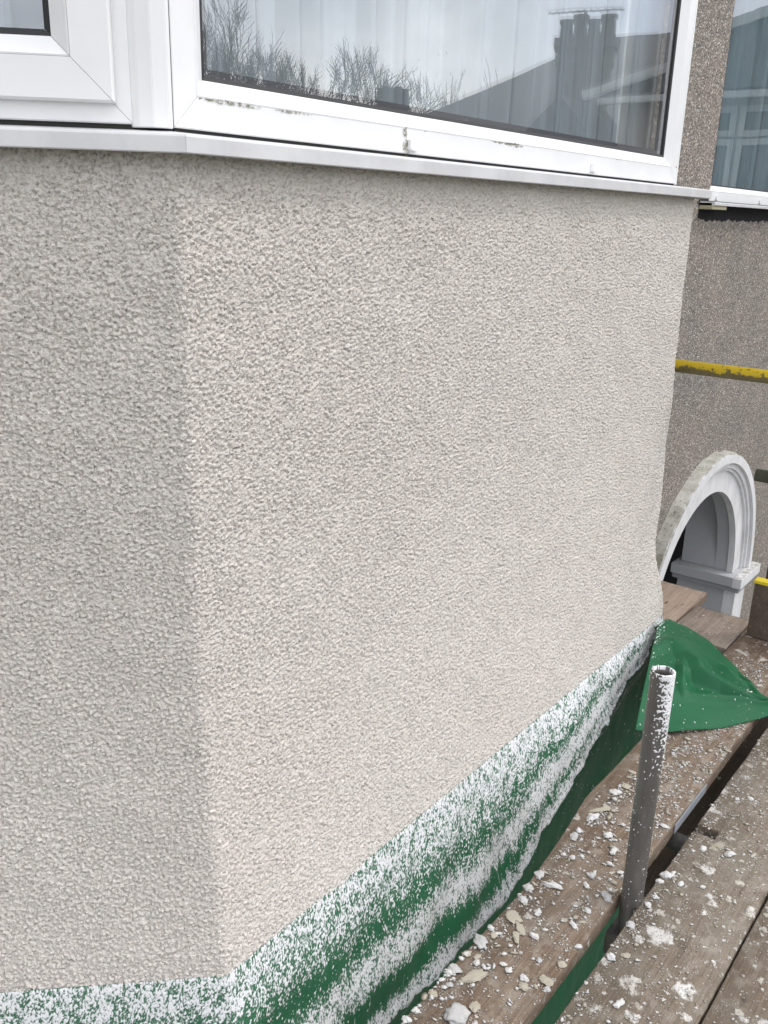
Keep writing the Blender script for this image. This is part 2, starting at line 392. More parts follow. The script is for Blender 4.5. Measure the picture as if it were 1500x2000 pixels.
def mat_whitep():
    t = NT("white_masonry_paint"); p = t.pos(); ps = t.pos((1, 1, .25))
    c = t.mix(t.ramp(t.noise(ps, 13, 6, .65), (.42, 0), (.70, .6)), (.74, .74, .75), (.50, .495, .48))
    g = t.n('ShaderNodeNewGeometry'); sx = t.n('ShaderNodeSeparateXYZ'); t.l(g.outputs['Normal'], sx.inputs[0])
    up = t.math('MULTIPLY', t.math('GREATER_THAN', sx.outputs[2], .6), t.ramp(t.noise(p, 22, 5, .7), (.35, 0), (.6, .85)))
    c = t.mix(up, c, (.27, .255, .21))                       # dust and lichen lying on the ledges
    c = t.mix(t.ramp(t.noise(p, 55, 5, .7), (.66, 0), (.70, .8)), c, (.33, .32, .29))
    return t.bsdf(c, .6, t.bump(t.noise(p, 40, 4), .0012, .6))
M_WHITEP = mat_whitep()
def mat_hood():
    t = NT("weathered_hood_plaster"); p = t.pos()
    c = t.mix(t.ramp(t.noise(p, 11, 7, .7), (.4, 0), (.62, 1)), (.52, .51, .47), (.34, .325, .27))
    c = t.mix(t.ramp(t.noise(p, 70, 5), (.6, 0), (.68, .8)), c, (.08, .075, .05))
    return t.bsdf(c, .85, t.bump(t.noise(p, 60, 5), .004, .8))
M_HOOD = mat_hood()
M_GREYP = m_plain("grey_masonry_paint", (.30, .31, .325), .6, .07, 18, .0006)
M_GREYL = m_plain("pale_grey_masonry_paint", (.42, .43, .445), .6, .07, 18, .0006)
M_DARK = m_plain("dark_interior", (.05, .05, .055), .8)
M_ROOM = m_plain("room_wall_paint", (.42, .43, .43), .8)
M_MORTAR = m_plain("yellowed_filler", (.38, .35, .24), .9, .2, 60, .001)
M_LUMP_W = m_plain("white_dried_render", (.56, .552, .535), .95, .1, 120, .0015)
M_LUMP_G = m_plain("greyish_dried_render", (.44, .435, .425), .95, .12, 120, .0015)
M_LUMP_C = m_plain("cream_dried_render", (.38, .345, .275), .95, .12, 90, .0012)
M_YEL = m_plain("yellow_paint_band", (.60, .47, .02), .6, .15, 60)
M_LABEL = m_plain("pale_blue_grey_paint", (.27, .29, .32), .9, .12, 80)
M_GROUND = m_plain("pale_garden_slabs", (.22, .21, .19), .9, .25, 3)
M_ROAD = m_plain("asphalt", (.05, .05, .052), .9, .2, 8)
M_ROOF = m_plain("slate_roof", (.052, .056, .062), .7, .25, 9)
M_BRICKD = m_plain("dark_brickwork", (.075, .07, .068), .9, .25, 14)
M_BEIGE = m_plain("beige_house_render", (.34, .31, .28), .85, .08, 5)
M_BARK = m_plain("bare_tree_bark", (.055, .05, .043), .9, .3, 12)
M_EYE = m_plain("brass_eyelet_metal", (.45, .43, .40), .35, metal=.8)
M_WPAINT = m_plain("white_far_paint", (.42, .44, .44), .5, .05)

# ------------------------------------------------------------------ relief maps
def band(n, m, lam, width=.45, px=.0015, aniso=1.0, seed=0):
    """periodic random field whose bumps are about lam metres apart"""
    r = np.random.default_rng(seed); w = r.standard_normal((n, m))
    fy = np.fft.fftfreq(n, px)[:, None] * aniso; fx = np.fft.rfftfreq(m, px)[None, :]
    f = np.sqrt(fy ** 2 + fx ** 2) + 1e-9
    H = np.exp(-(np.log(f * lam) ** 2) / (2 * width ** 2))
    o = np.fft.irfft2(np.fft.rfft2(w) * H, s=(n, m)); return o / o.std()
def samp(M, u, v, px=.0015):
    n, m = M.shape; a = (v / px) % n; b = (u / px) % m
    i = np.floor(a).astype(int) % n; j = np.floor(b).astype(int) % m; fa = a - np.floor(a); fb = b - np.floor(b)
    i2 = (i + 1) % n; j2 = (j + 1) % m
    return (M[i, j] * (1 - fa) * (1 - fb) + M[i2, j] * fa * (1 - fb) + M[i, j2] * (1 - fa) * fb + M[i2, j2] * fa * fb)
def domes(H, W, n, rmin, rmax, seed, px, dens=None, flat=.8, ell=1.35, drip=0, power=2.0, step=0):
    """height map (mm-scale) of overlapping thrown droplets; dens(u, v) gives the chance a droplet stuck"""
    r = np.random.default_rng(seed); bank = []
    k_ = 16
    q = (np.arange(k_) / (k_ - 1)) if k_ > 1 else np.zeros(1)
    radii = rmin * (1 - q * (1 - (rmin / rmax) ** (power - 1))) ** (-1 / (power - 1)); radii = np.minimum(radii, rmax)
    for R in radii:
        for j in range(8):
            a = r.uniform(0, np.pi); e1 = r.uniform(1, ell); rr = R / px; m = int(math.ceil(rr * e1 * (1 + drip))) + 1
            y, x = np.mgrid[-m:m + 1, -m:m + 1].astype(float)
            if drip: a = np.pi / 2 + r.normal(0, .12); e1 = r.uniform(1, 1 + drip)
            c, s = math.cos(a), math.sin(a); X = (x * c + y * s) / (rr * e1); Y = (-x * s + y * c) / (rr / math.sqrt(e1))
            ph = r.uniform(0, 6.28, 3); th = np.arctan2(Y, X); wob = 1 + .16 * np.sin(2 * th + ph[0]) + .12 * np.sin(3 * th + ph[1]) + .09 * np.sin(5 * th + ph[2])
            d = np.sqrt(X ** 2 + Y ** 2) / wob
            K = np.clip(1 - d ** 2.2, 0, 1) ** .7 * R * flat * r.uniform(.6, 1.2)
            bank.append((m, (K + (K > 0) * step * r.random()).astype(np.float32)))
    M = np.zeros((H, W), np.float32); iu = r.integers(0, W, n); iv = r.integers(0, H, n)
    if dens is not None:
        keep = r.random(n) < dens(iu, iv); iu, iv = iu[keep], iv[keep]
    kb = r.integers(0, len(bank), len(iu)); ok = []
    pad = max(b[0] for b in bank); big = np.zeros((H + 2 * pad, W + 2 * pad), np.float32)
    for a, b, c in zip(iv.tolist(), iu.tolist(), kb.tolist()):
        m, K = bank[c]; s = big[a + pad - m:a + pad + m + 1, b + pad - m:b + pad + m + 1]; np.maximum(s, K, out=s)
    M = big[pad:-pad, pad:-pad].copy()
    if dens is None:     # periodic
        M[:pad] = np.maximum(M[:pad], big[-pad:, pad:-pad]); M[-pad:] = np.maximum(M[-pad:], big[:pad, pad:-pad])
        M[:, :pad] = np.maximum(M[:, :pad], big[pad:-pad, -pad:]); M[:, -pad:] = np.maximum(M[:, -pad:], big[pad:-pad, :pad])
    return M
NA = band(1024, 2048, .0125, .42, seed=1); NB = band(1024, 2048, .0062, .4, seed=2); NC = band(1024, 2048, .0042, .35, seed=3)
ND = band(1024, 2048, .09, .6, seed=4)
WPX = .001
DM = domes(1536, 2048, 210000, .0013, .0046, 7, WPX, flat=.55, step=.0014)
DM2 = domes(1536, 2048, 4200, .0042, .0078, 8, WPX, flat=.45, step=.0016)
lump = np.maximum(DM, DM2 * .95)
fy_ = np.fft.fftfreq(1536, WPX)[:, None]; fx_ = np.fft.rfftfreq(2048, WPX)[None, :]; f2_ = fy_ ** 2 + fx_ ** 2
lump = np.fft.irfft2(np.fft.rfft2(lump) * (1 - .88 * np.exp(-f2_ * .0120 ** 2)), s=(1536, 2048))
lo_, hi_ = np.percentile(lump, 1.0), np.percentile(lump, 99.6); lump = (lump - lo_) / (hi_ - lo_)

# ------------------------------------------------------------------ the house
house = thing('house', "pebbledashed house with a freshly rendered pale bay under white windows", 'house', (2.0, 1.75, GROUND))

ZT, ZB = .098, -1.45            # top (under the sill) and bottom edge of the new render
def prof(z):
    """how far the bell-cast foot kicks out at height z"""
    t_ = np.clip((-.50 - z) / .95, 0, 1); return t_ ** 2.1
def corners(z):
    k_ = prof(z)
    A = np.stack([.991 - .039 * k_, 1.184 - .094 * k_], -1)
    yb = 1.184 - .094 * k_
    B = np.stack([np.interp(z, [-1.45, -1.42, -1.37, -1.31, -1.26, -1.21, -1.15, -1.02, -.65, -.3, .1], [3.208, 3.225, 3.228, 3.214, 3.190, 3.176, 3.180, 3.222, 3.274, 3.256, 3.243]), yb], -1)
    return A, B
def wall_path(s, z):
    """s = 0 at the left corner; negative round to the left facet, positive along the front"""
    A, B = corners(z); Lf = np.linalg.norm(B - A, axis=-1)
    s_, z_ = s, z
    o = np.zeros(s.shape + (2,))
    dl = np.array([-.70711, .70711]); dr = np.array([.70711, .70711])
    m0 = s < 0; m2 = s > Lf; m1 = ~(m0 | m2)
    o += m0[..., None] * (A + (-s)[..., None] * dl)
    o += m1[..., None] * (A + (s / Lf)[..., None] * (B - A))
    o += m2[..., None] * (B + (s - Lf)[..., None] * dr)
    return o
def make_wall():
    s1 = np.linspace(-.80, -.50, 20)[:-1]; s2 = np.arange(-.50, 0, .0018)
    s3 = [0.]
    while s3[-1] < 2.29:
        d = .0017 + .0021 * (s3[-1] / 2.28); s3.append(s3[-1] + d)
    s4 = np.linspace(2.30, 2.95, 60)
    s = np.concatenate([s1, s2, np.array(s3), s4]); z = np.concatenate([np.arange(ZT, ZB, -.0021), [ZB]])
    S, Z = np.meshgrid(s, z); rr = .009
    P = sum(wall_path(S + d, Z) for d in (-rr, -rr / 2, 0, rr / 2, rr)) / 5
    T = wall_path(S + rr, Z) - wall_path(S - rr, Z); T /= np.linalg.norm(T, axis=-1, keepdims=True)
    N = np.stack([T[..., 1], -T[..., 0]], -1)
    wb = samp(NB, S, -Z) * .0005; wb2 = samp(NB, S + .7, -Z + .3) * .0005
    h = samp(lump, S + wb, -Z + wb2, WPX) + .07 * samp(NC, S, -Z) + .05 * samp(NB, S, -Z)
    slow = samp(ND, S * .25 + 1.1, -Z * .25)
    d = (h - .5) * .0062 + slow * .0010 + samp(NA, S * .8, -Z * .8) * .0004
    P3 = np.concatenate([P + N * d[..., None], Z[..., None] + (h - .5)[..., None] * .0016 * 0], -1)
    # turn the bottom edge under
    last = P3[-1].copy(); l2 = last.copy(); l2[:, :2] -= N[-1] * .022; l2[:, 2] += .002
    P3 = np.concatenate([P3, l2[None]], 0); h = np.concatenate([h, h[-1:] * 0], 0)
    P3[-2, :, 2] += (samp(NA, s, s * 0)) * .0015
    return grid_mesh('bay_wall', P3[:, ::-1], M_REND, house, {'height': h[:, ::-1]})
wallo = make_wall(); tag(wallo, "pale bumpy roughcast bay wall, freshly rendered")

# the bay's lower storey behind the scaffold and the facade plane either side
prism('lower_bay_wall', [(3.22, 1.16), (3.78, 1.695), (.44, 1.695), (1.0, 1.16)], GROUND, ZB - .03, M_BRICKD, house)
FY = 1.70
def facade():
    bm = bmesh.new(); y0, y1 = FY, FY + .10
    def rect(x0, x1, z0, z1): add_box(bm, x0, x1, y0, y1, z0, z1)
    cx, cz, R = 5.50, -2.35, .86; n = 28
    rect(-6, .44, GROUND, 3.2)                       # left of the bay
    rect(.44, 3.72, 1.5, 3.2)                        # above the bay window
    rect(3.72, 4.866, -1.20, 3.2)
    rect(4.866, 6.62, -1.20, .105); rect(4.866, 6.62, 1.45, 3.2)
    rect(6.62, 16, -1.20, 3.2)
    rect(3.72, cx - R, GROUND, -1.20); rect(cx + R, 16, GROUND, -1.20)
    # spandrel round the arch
    for i in range(n):
        a0, a1 = math.pi * i / n, math.pi * (i + 1) / n
        x0, x1 = cx + R * math.cos(a0), cx + R * math.cos(a1); z0, z1 = cz + R * math.sin(a0), cz + R * math.sin(a1)
        f = [bm.verts.new(c) for c in ((x0, y0, z0), (x1, y0, z1), (x1, y0, -1.20), (x0, y0, -1.20))]
        g_ = [bm.verts.new((v.co.x, y1, v.co.z)) for v in f]
        bm.faces.new(f); bm.faces.new(g_[::-1])
        for j in range(4): bm.faces.new([f[j], f[(j + 1) % 4], g_[(j + 1) % 4], g_[j]])
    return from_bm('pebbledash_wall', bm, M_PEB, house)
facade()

# rooms behind the glass
def room(x0, x1, y0, y1, z0, z1, mat, nm):
    bm = bmesh.new(); fs = add_box(bm, x0, x1, y0, y1, z0, z1)
    bmesh.ops.recalc_face_normals(bm, faces=fs)
    fr = [f for f in fs if f.normal.y < -.9]; bmesh.ops.delete(bm, geom=fr, context='FACES')
    return from_bm(nm, bm, mat, house)
room(.44, 3.70, 1.805, 4.6, -.5, 1.9, M_ROOM, 'bedroom_wall')
room(4.866, 6.60, 1.86, 4.0, -.5, 1.5, M_DARK, 'landing_wall')
BP = [(1.03, 1.262), (3.10, 1.262), (3.56, 1.72), (3.56, 1.80), (.55, 1.80), (.55, 1.735)]
prism('bay_board', BP, .05, .100, M_ROOM, house)
prism('bay_soffit', BP, 1.46, 1.50, M_ROOM, house)

# ------------------------------------------------------------------ windows
def mitred(name, x0, x1, z0, z1, profile, M, mat, parent, gap=.0004):
    """rectangular frame swept from a closed (inset, depth) profile, one welded piece per side"""
    bm = bmesh.new()
    cs = [((x0, z0), (1, 1)), ((x1, z0), (-1, 1)), ((x1, z1), (-1, -1)), ((x0, z1), (1, -1))]
    for i in range(4):
        (ca, da), (cb, db) = cs[i], cs[(i + 1) % 4]
        tdir = V((cb[0] - ca[0], cb[1] - ca[1])).normalized() * gap
        ra = [bm.verts.new(M @ V((ca[0] + da[0] * ins + tdir.x, dep, ca[1] + da[1] * ins + tdir.y))) for ins, dep in profile]
        rb = [bm.verts.new(M @ V((cb[0] + db[0] * ins - tdir.x, dep, cb[1] + db[1] * ins - tdir.y))) for ins, dep in profile]
        n = len(profile)
        for j in range(n): bm.faces.new([ra[j], ra[(j + 1) % n], rb[(j + 1) % n], rb[j]])
        bm.faces.new(ra); bm.faces.new(rb[::-1])
    return from_bm(name, bm, mat, parent)

def frame_M(o, u, n):
    """local x = along the frame, local y = outwards, local z = up"""
    u = V(u).normalized(); n = V(n).normalized()
    return Matrix(((u.x, n.x, 0, o[0]), (u.y, n.y, 0, o[1]), (0, 0, 1, o[2]), (0, 0, 0, 1)))

def pane(name, x0, x1, z0, z1, y, M, mat, parent, tilt=0):
    bm = bmesh.new()
    vs_ = [bm.verts.new(M @ V((x, y + dz, z))) for x, z, dz in ((x0, z0, 0), (x1, z0, 0), (x1, z1, tilt), (x0, z1, tilt))]
    bm.faces.new(vs_)
    me = bpy.data.meshes.new(name); bm.to_mesh(me); bm.free(); return link(name, me, mat, parent)

def drain_cap(M, x, z, parent, mat=M_UPVC):
    bm = bmesh.new()
    add_box(bm, x, x + .030, 0, .009, z, z + .020, M, bev=.0015)
    add_box(bm, x + .001, x + .034, .009, .0115, z - .001, z + .004, M)
    return from_bm('drain_cap', bm, mat, parent)

OF = [(0, -.06), (0, -.002), (.002, 0), (.052, 0), (.0535, -.003), (.0535, -.06)]
# front window of the bay
Mf = frame_M((1.005, 1.205, 0), (1, 0, 0), (0, -1, 0)); W1 = 2.103
w1 = group_part('window', house); tag(w1, "wide white window reflecting chimneys and bare trees")
mitred('outer_frame', 0, W1, .1195, 1.47, OF, Mf, M_UPVC_M, w1)
BD = [(.0485, -.05), (.0485, .0004), (.051, .0012), (.054, -.001), (.077, -.019), (.077, -.05)]
mitred('glazing_bead', 0, W1, .1195, 1.47, BD, Mf, M_UPVC, w1)
mitred('gasket', 0, W1, .1195, 1.47, [(.0755, -.05), (.0755, -.0185), (.0845, -.0215), (.0845, -.05)], Mf, M_BLACK, w1)
pane('outer_pane', .08, W1 - .08, .20, 1.39, -.026, Mf, M_GLASS, w1)
pane('inner_pane', .08, W1 - .08, .20, 1.39, -.046, Mf, M_GLASS2, w1, tilt=.0042)
mitred('spacer_bar', 0, W1, .1195, 1.47, [(.083, -.045), (.083, -.027), (.096, -.027), (.096, -.045)], Mf, M_SPACER, w1)
c1 = drain_cap(Mf, 1.617 - 1.005, .127, w1)
drain_cap(Mf, 2.470 - 1.005, .127, w1)
# algae round the first cap, a thin stain with its own ragged outline
def stain(name, cx, cz, rx, rz, y, M, mat, parent, n=40, seed=1):
    r = random.Random(seed); bm = bmesh.new(); c = bm.verts.new(M @ V((cx, y + .0006, cz)))
    ring = []
    for i in range(n):
        a = 2 * math.pi * i / n; k_ = .55 + .45 * r.random()
        ring.append(bm.verts.new(M @ V((cx + rx * k_ * math.cos(a), y, cz + rz * k_ * math.sin(a)))))
    for i in range(n): bm.faces.new([c, ring[i], ring[(i + 1) % n]])
    return from_bm(name, bm, mat, parent)
def mat_algae():
    t = NT("green_algae_stain"); p = t.pos()
    b = t.n('ShaderNodeBsdfDiffuse'); b.inputs[0].default_value = (.19, .18, .11, 1)
    tr = t.n('ShaderNodeBsdfTransparent'); mx_ = t.n('ShaderNodeMixShader')
    t.l(t.ramp(t.noise(p, 170, 6, .75), (.42, 0), (.60, .85)), mx_.inputs[0]); t.l(tr.outputs[0], mx_.inputs[1]); t.l(b.outputs[0], mx_.inputs[2])
    t.l(mx_.outputs[0], t.out.inputs[0]); return t.m
M_ALG = mat_algae()
stain('algae_stain', .608, .132, .016, .020, .0012, Mf, M_ALG, w1, seed=3)
stain('algae_stain', .602, .160, .010, .012, .0012, Mf, M_ALG, w1, seed=4)
stain('algae_stain', 1.04, .1655, .05, .006, .0012, Mf, M_ALG, w1, seed=6)
stain('algae_stain', .13, .1655, .08, .0045, .0012, Mf, M_ALG, w1, seed=9)
stain('algae_stain', .27, .1660, .06, .003, .0012, Mf, M_ALG, w1, seed=12)

# left (angled) window with an opening sash
Ml = frame_M((.959, 1.245, 0), (-.70711, .70711, 0), (-.70711, -.70711, 0)); W2 = .62
w2 = group_part('window', house); tag(w2, "narrow white side window with an opening casement")
mitred('outer_frame', 0, W2, .1215, 1.47, OF, Ml, M_UPVC, w2)
mitred('sash', .024, W2 - .024, .1495, 1.446, [(0, -.03), (0, .016), (.003, .0205), (.060, .0205), (.060, -.03)], Ml, M_UPVC, w2)
mitred('glazing_bead', .024, W2 - .024, .1495, 1.446, [(.0608, -.03), (.0608, .0185), (.063, .0192), (.090, .0005), (.090, -.03)], Ml, M_UPVC, w2)
mitred('gasket', .024, W2 - .024, .1495, 1.446, [(.089, -.03), (.089, .0012), (.0985, -.002), (.0985, -.03)], Ml, M_BLACK, w2)
pane('outer_pane', .117, W2 - .117, .24, 1.35, -.006, Ml, M_GLASS, w2)
pane('inner_pane', .117, W2 - .117, .24, 1.35, -.026, Ml, M_GLASS2, w2, tilt=.003)
# dirt in the corner of the bead
# corner post
prism('corner_post', [(1.0035, 1.2040), (.992, 1.1995), (.972, 1.212), (.9605, 1.232), (.9575, 1.2438), (.985, 1.32), (1.0035, 1.27)], .117, 1.47, M_UPVC, house, bev=.0012)
box('corner_sealant', 1.0032, 1.0052, 1.2055, 1.25, .118, 1.47, M_SEAL, house)
# right return of the bay: angled window seen only from the side
Mr = frame_M((3.145, 1.225, 0), (.70711, .70711, 0), (.70711, -.70711, 0))
w3 = group_part('window', house)
mitred('outer_frame', 0, .62, .1215, 1.47, OF, Mr, M_UPVC, w3)
mitred('glazing_bead', 0, .62, .1215, 1.47, BD, Mr, M_UPVC, w3)
pane('outer_pane', .07, .55, .20, 1.40, -.026, Mr, M_GLASS, w3)
prism('corner_post', [(3.1085, 1.2055), (3.118, 1.2045), (3.1435, 1.223), (3.128, 1.30), (3.1085, 1.27)], .117, 1.47, M_UPVC, house, bev=.001)

# sills: nose, sloping top, drip
def cill(name, pa, pb, qa, qb, zn0, zn1, zb, mat, parent, wall_in=.02):
    """pa, pb: nose ends (x, y); qa, qb: back ends under the frame"""
    bm = bmesh.new(); lip = .006
    pa, pb, qa, qb = map(V, (pa, pb, qa, qb))
    def sec(p, q):
        d = (q - p); d_ = d.normalized()
        pts = [(p, zn0 + .0015), (p, zn1 - .004), (p + d_ * .0012, zn1 - .0012), (p + d_ * .0045, zn1), (q, zb), (q, zb - .012), (p + d_ * .016, zn0 + .012), (p + d_ * .014, zn0), (p + d_ * .0015, zn0)]
        return [bm.verts.new((a.x, a.y, z)) for a, z in pts]
    A, B = sec(pa, qa), sec(pb, qb); n = len(A)
    for i in range(n): bm.faces.new([A[i], A[(i + 1) % n], B[(i + 1) % n], B[i]])
    bm.faces.new(A); bm.faces.new(B[::-1])
    return from_bm(name, bm, mat, parent)
NA_ = (.973, 1.140); QA = (1.0085, 1.226)
cill('window_sill', NA_, (3.284, 1.140), QA, (3.16, 1.226), .079, .1065, .1160, M_CILL, house)
nl = (NA_[0] - .62 * .70711, NA_[1] + .62 * .70711); ql = (QA[0] - .66 * .70711, QA[1] + .66 * .70711)
cill('window_sill', (nl[0], nl[1]), (NA_[0] - .0004, NA_[1] + .0002), (ql[0], ql[1]), (QA[0] - .0006, QA[1] + .0003), .079, .1065, .1160, M_CILL, house)
cill('window_sill', (3.2844, 1.1402), (3.76, 1.616), (3.1606, 1.2262), (3.62, 1.69), .079, .1065, .1160, M_CILL, house)
prism('frame_packer', [(1.01, 1.2105), (3.11, 1.2105), (3.11, 1.25), (1.01, 1.25)], .1140, .1192, M_SEAL, house)
prism('frame_packer', [(.956, 1.2555), (1.005, 1.2105), (1.005, 1.25), (.53, 1.72), (.50, 1.712)], .1140, .1212, M_SEAL, house)

# far window over the porch
M2 = frame_M((4.868, 1.745, 0), (1, 0, 0), (0, -1, 0)); W4 = 1.75
w4 = group_part('window', house); tag(w4, "far white window with teal glass over the porch")
mitred('outer_frame', 0, W4, .1085, 1.45, OF, M2, M_UPVC, w4)
mitred('glazing_bead', 0, W4, .1085, 1.45, BD, M2, M_UPVC, w4)
mitred('gasket', 0, W4, .1085, 1.45, [(.0755, -.05), (.0755, -.0185), (.0845, -.0215), (.0845, -.05)], M2, M_BLACK, w4)
pane('outer_pane', .08, W4 - .08, .19, 1.37, -.026, M2, M_GLASS_T, w4)
drain_cap(M2, .22, .116, w4); drain_cap(M2, .98, .116, w4)
cill('window_sill', (4.745, 1.625), (6.75, 1.625), (4.745, 1.7645), (6.75, 1.7645), .0825, .0990, .1060, M_CILL, house)
box('sill_end_filler', 4.735, 4.95, 1.632, 1.698, .064, .0822, M_MORTAR, house, bev=.003)

# net curtains
def curtain(path, z0, z1, name, label, seed, amp=.02):
    t_ = thing(name, label, 'curtain', (path[0][0], path[0][1], z1))
    r = random.Random(seed); pts = []
    a, b = V((*path[0], 0)), V((*path[1], 0)); d = b - a; L_ = d.length; d.normalize(); n = V((d.y, -d.x, 0)); s = 0
    while s < L_:                       # pleats that double back over themselves
        w = r.uniform(.035, .12); back = r.uniform(.012, .05) if r.random() < .75 else .004; k_ = r.uniform(.6, 1.0) * amp
        pts += [(s, k_), (s + w, k_ * .7), (s + w - back, -k_ * .3)]; s += w - back + .002
    S = np.array([p[0] for p in pts]); O = np.array([p[1] for p in pts])
    q = np.r_[0, np.cumsum(np.hypot(np.diff(S), np.diff(O)))]; qq = np.arange(0, q[-1], .004)
    ss = np.interp(qq, q, S); oo = np.interp(qq, q, O)
    for _ in range(1): ss[1:-1] = (ss[:-2] + 2 * ss[1:-1] + ss[2:]) / 4; oo[1:-1] = (oo[:-2] + 2 * oo[1:-1] + oo[2:]) / 4
    zz = np.linspace(z0, z1, 14)
    P = np.zeros((len(zz), len(ss), 3))
    for i, z in enumerate(zz):
        k_ = 1 - .15 * (z - z0) / (z1 - z0); sway = .005 * np.sin(z * 5 + ss * 4)
        P[i, :, 0] = a.x + d.x * (ss + sway) + n.x * oo * k_; P[i, :, 1] = a.y + d.y * (ss + sway) + n.y * oo * k_; P[i, :, 2] = z
    grid_mesh('voile', P, M_NET, t_, smooth=False)
    bm = bmesh.new(); q = V((*path[0], z1 + .01)); q2 = V((*path[1], z1 + .01))
    tube('curtain_rail', q, q2, .008, M_UPVC, t_, 10, .003)
    return t_
curtain(((1.06, 1.325), (3.06, 1.325)), .10, 1.44, 'net_curtain', "white net curtain in soft folds behind the wide bay window", 4)
curtain(((4.95, 1.83), (6.50, 1.83)), .12, 1.40, 'net_curtain', "net curtain behind the teal glass of the far window", 14)
curtain(((.93, 1.41), (.60, 1.74)), .10, 1.44, 'net_curtain', "white net curtain behind the narrow side window at the left", 9)

# ------------------------------------------------------------------ porch arch
def arch_ring(name, cx, cz, r0, r1, y0, y1, mat, parent, a0=0, a1=math.pi, n=40, rough=0):
    bm = bmesh.new(); rows = []
    for i in range(n + 1):
        a = a0 + (a1 - a0) * i / n; c, s = math.cos(a), math.sin(a)
        ro = r1 + rough * (random.random() - .5)
        rows.append([bm.verts.new((cx + r * c, y, cz + r * s)) for r, y in ((r0, y0), (ro, y0), (ro, y1), (r0, y1))])
    for A, B in zip(rows, rows[1:]):
        for j in range(4):
            f = bm.faces.new([A[j], A[(j + 1) % 4], B[(j + 1) % 4], B[j]])
    bm.faces.new(rows[0]); bm.faces.new(rows[-1][::-1])
    return from_bm(name, bm, mat, parent)
porch = group_part('porch_arch', house); tag(porch, "white moulded round porch arch on a stepped capital")
CX, CZ = 5.50, -2.350
arch_ring('hood_moulding', CX, CZ, .945, 1.0, 1.618, 1.665, M_WHITEP, porch)
arch_ring('hood_back', CX, CZ, .985, 1.008, 1.627, FY - .001, M_HOOD, porch, rough=.012)
arch_ring('cove_moulding', CX, CZ, .912, .947, 1.640, 1.69, M_WHITEP, porch)
arch_ring('inner_moulding', CX, CZ, .892, .914, 1.655, 1.69, M_WHITEP, porch)
arch_ring('fascia', CX, CZ, .752, .893, 1.672, 1.715, M_WHITEP, porch)
arch_ring('vault', CX, CZ, .762, .872, 1.7155, 1.801, M_GREYL, porch)
for sx_ in (1, -1):
    def bx(nm, x0, x1, y0, y1, z0, z1, mat, bev=.004):
        a, b = (CX + sx_ * x0, CX + sx_ * x1); box(nm, min(a, b), max(a, b), y0, y1, z0, z1, mat, porch, bev)
    bx('capital', .66, 1.10, 1.575, 1.6395, CZ - .075, CZ - .001, M_WHITEP, .006)
    bx('capital_return', .662, 1.0, 1.640, 2.08, CZ - .074, CZ - .002, M_GREYL, .006)
    bx('capital_roll', .675, 1.03, 1.590, 2.07, CZ - .112, CZ - .0755, M_GREYP, .010)
    bx('pilaster', .715, .94, 1.620, 1.70, GROUND, CZ - .1125, M_WHITEP)
    bx('jamb_wall', .717, .85, 1.7005, 2.04, GROUND, CZ - .1125, M_GREYL)
    bx('inner_wall', .763, .86, 1.8015, 2.045, CZ - .0005, -1.52, M_GREYL)
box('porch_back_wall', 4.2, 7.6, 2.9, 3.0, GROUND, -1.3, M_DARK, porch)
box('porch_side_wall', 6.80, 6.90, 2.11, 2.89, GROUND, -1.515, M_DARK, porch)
box('porch_ceiling', 4.2, 7.6, 1.81, 2.89, -1.51, -1.42, M_GREYP, porch)

# ------------------------------------------------------------------ ground, street
def sheet(name, x0, x1, y0, y1, z, mat):
    bm = bmesh.new(); bm.faces.new([bm.verts.new(c) for c in ((x0, y0, z), (x1, y0, z), (x1, y1, z), (x0, y1, z))])
    me = bpy.data.meshes.new(name); bm.to_mesh(me); bm.free(); return tag(link(name, me, mat), kind='structure')
sheet('ground', -250, 250, -250, 250, GROUND, m_plain("grass_and_soil", (.05, .065, .03), .95, .3, 1.5))
sheet('garden_path', -8, 12, -5, 1.69, GROUND + .004, M_GROUND)
sheet('pavement', -60, 12, -7, -5, GROUND + .008, m_plain("grey_paving", (.20, .20, .195), .9, .2, 2))
sheet('road', -60, 12.4, -14, -7, GROUND + .004, M_ROAD)

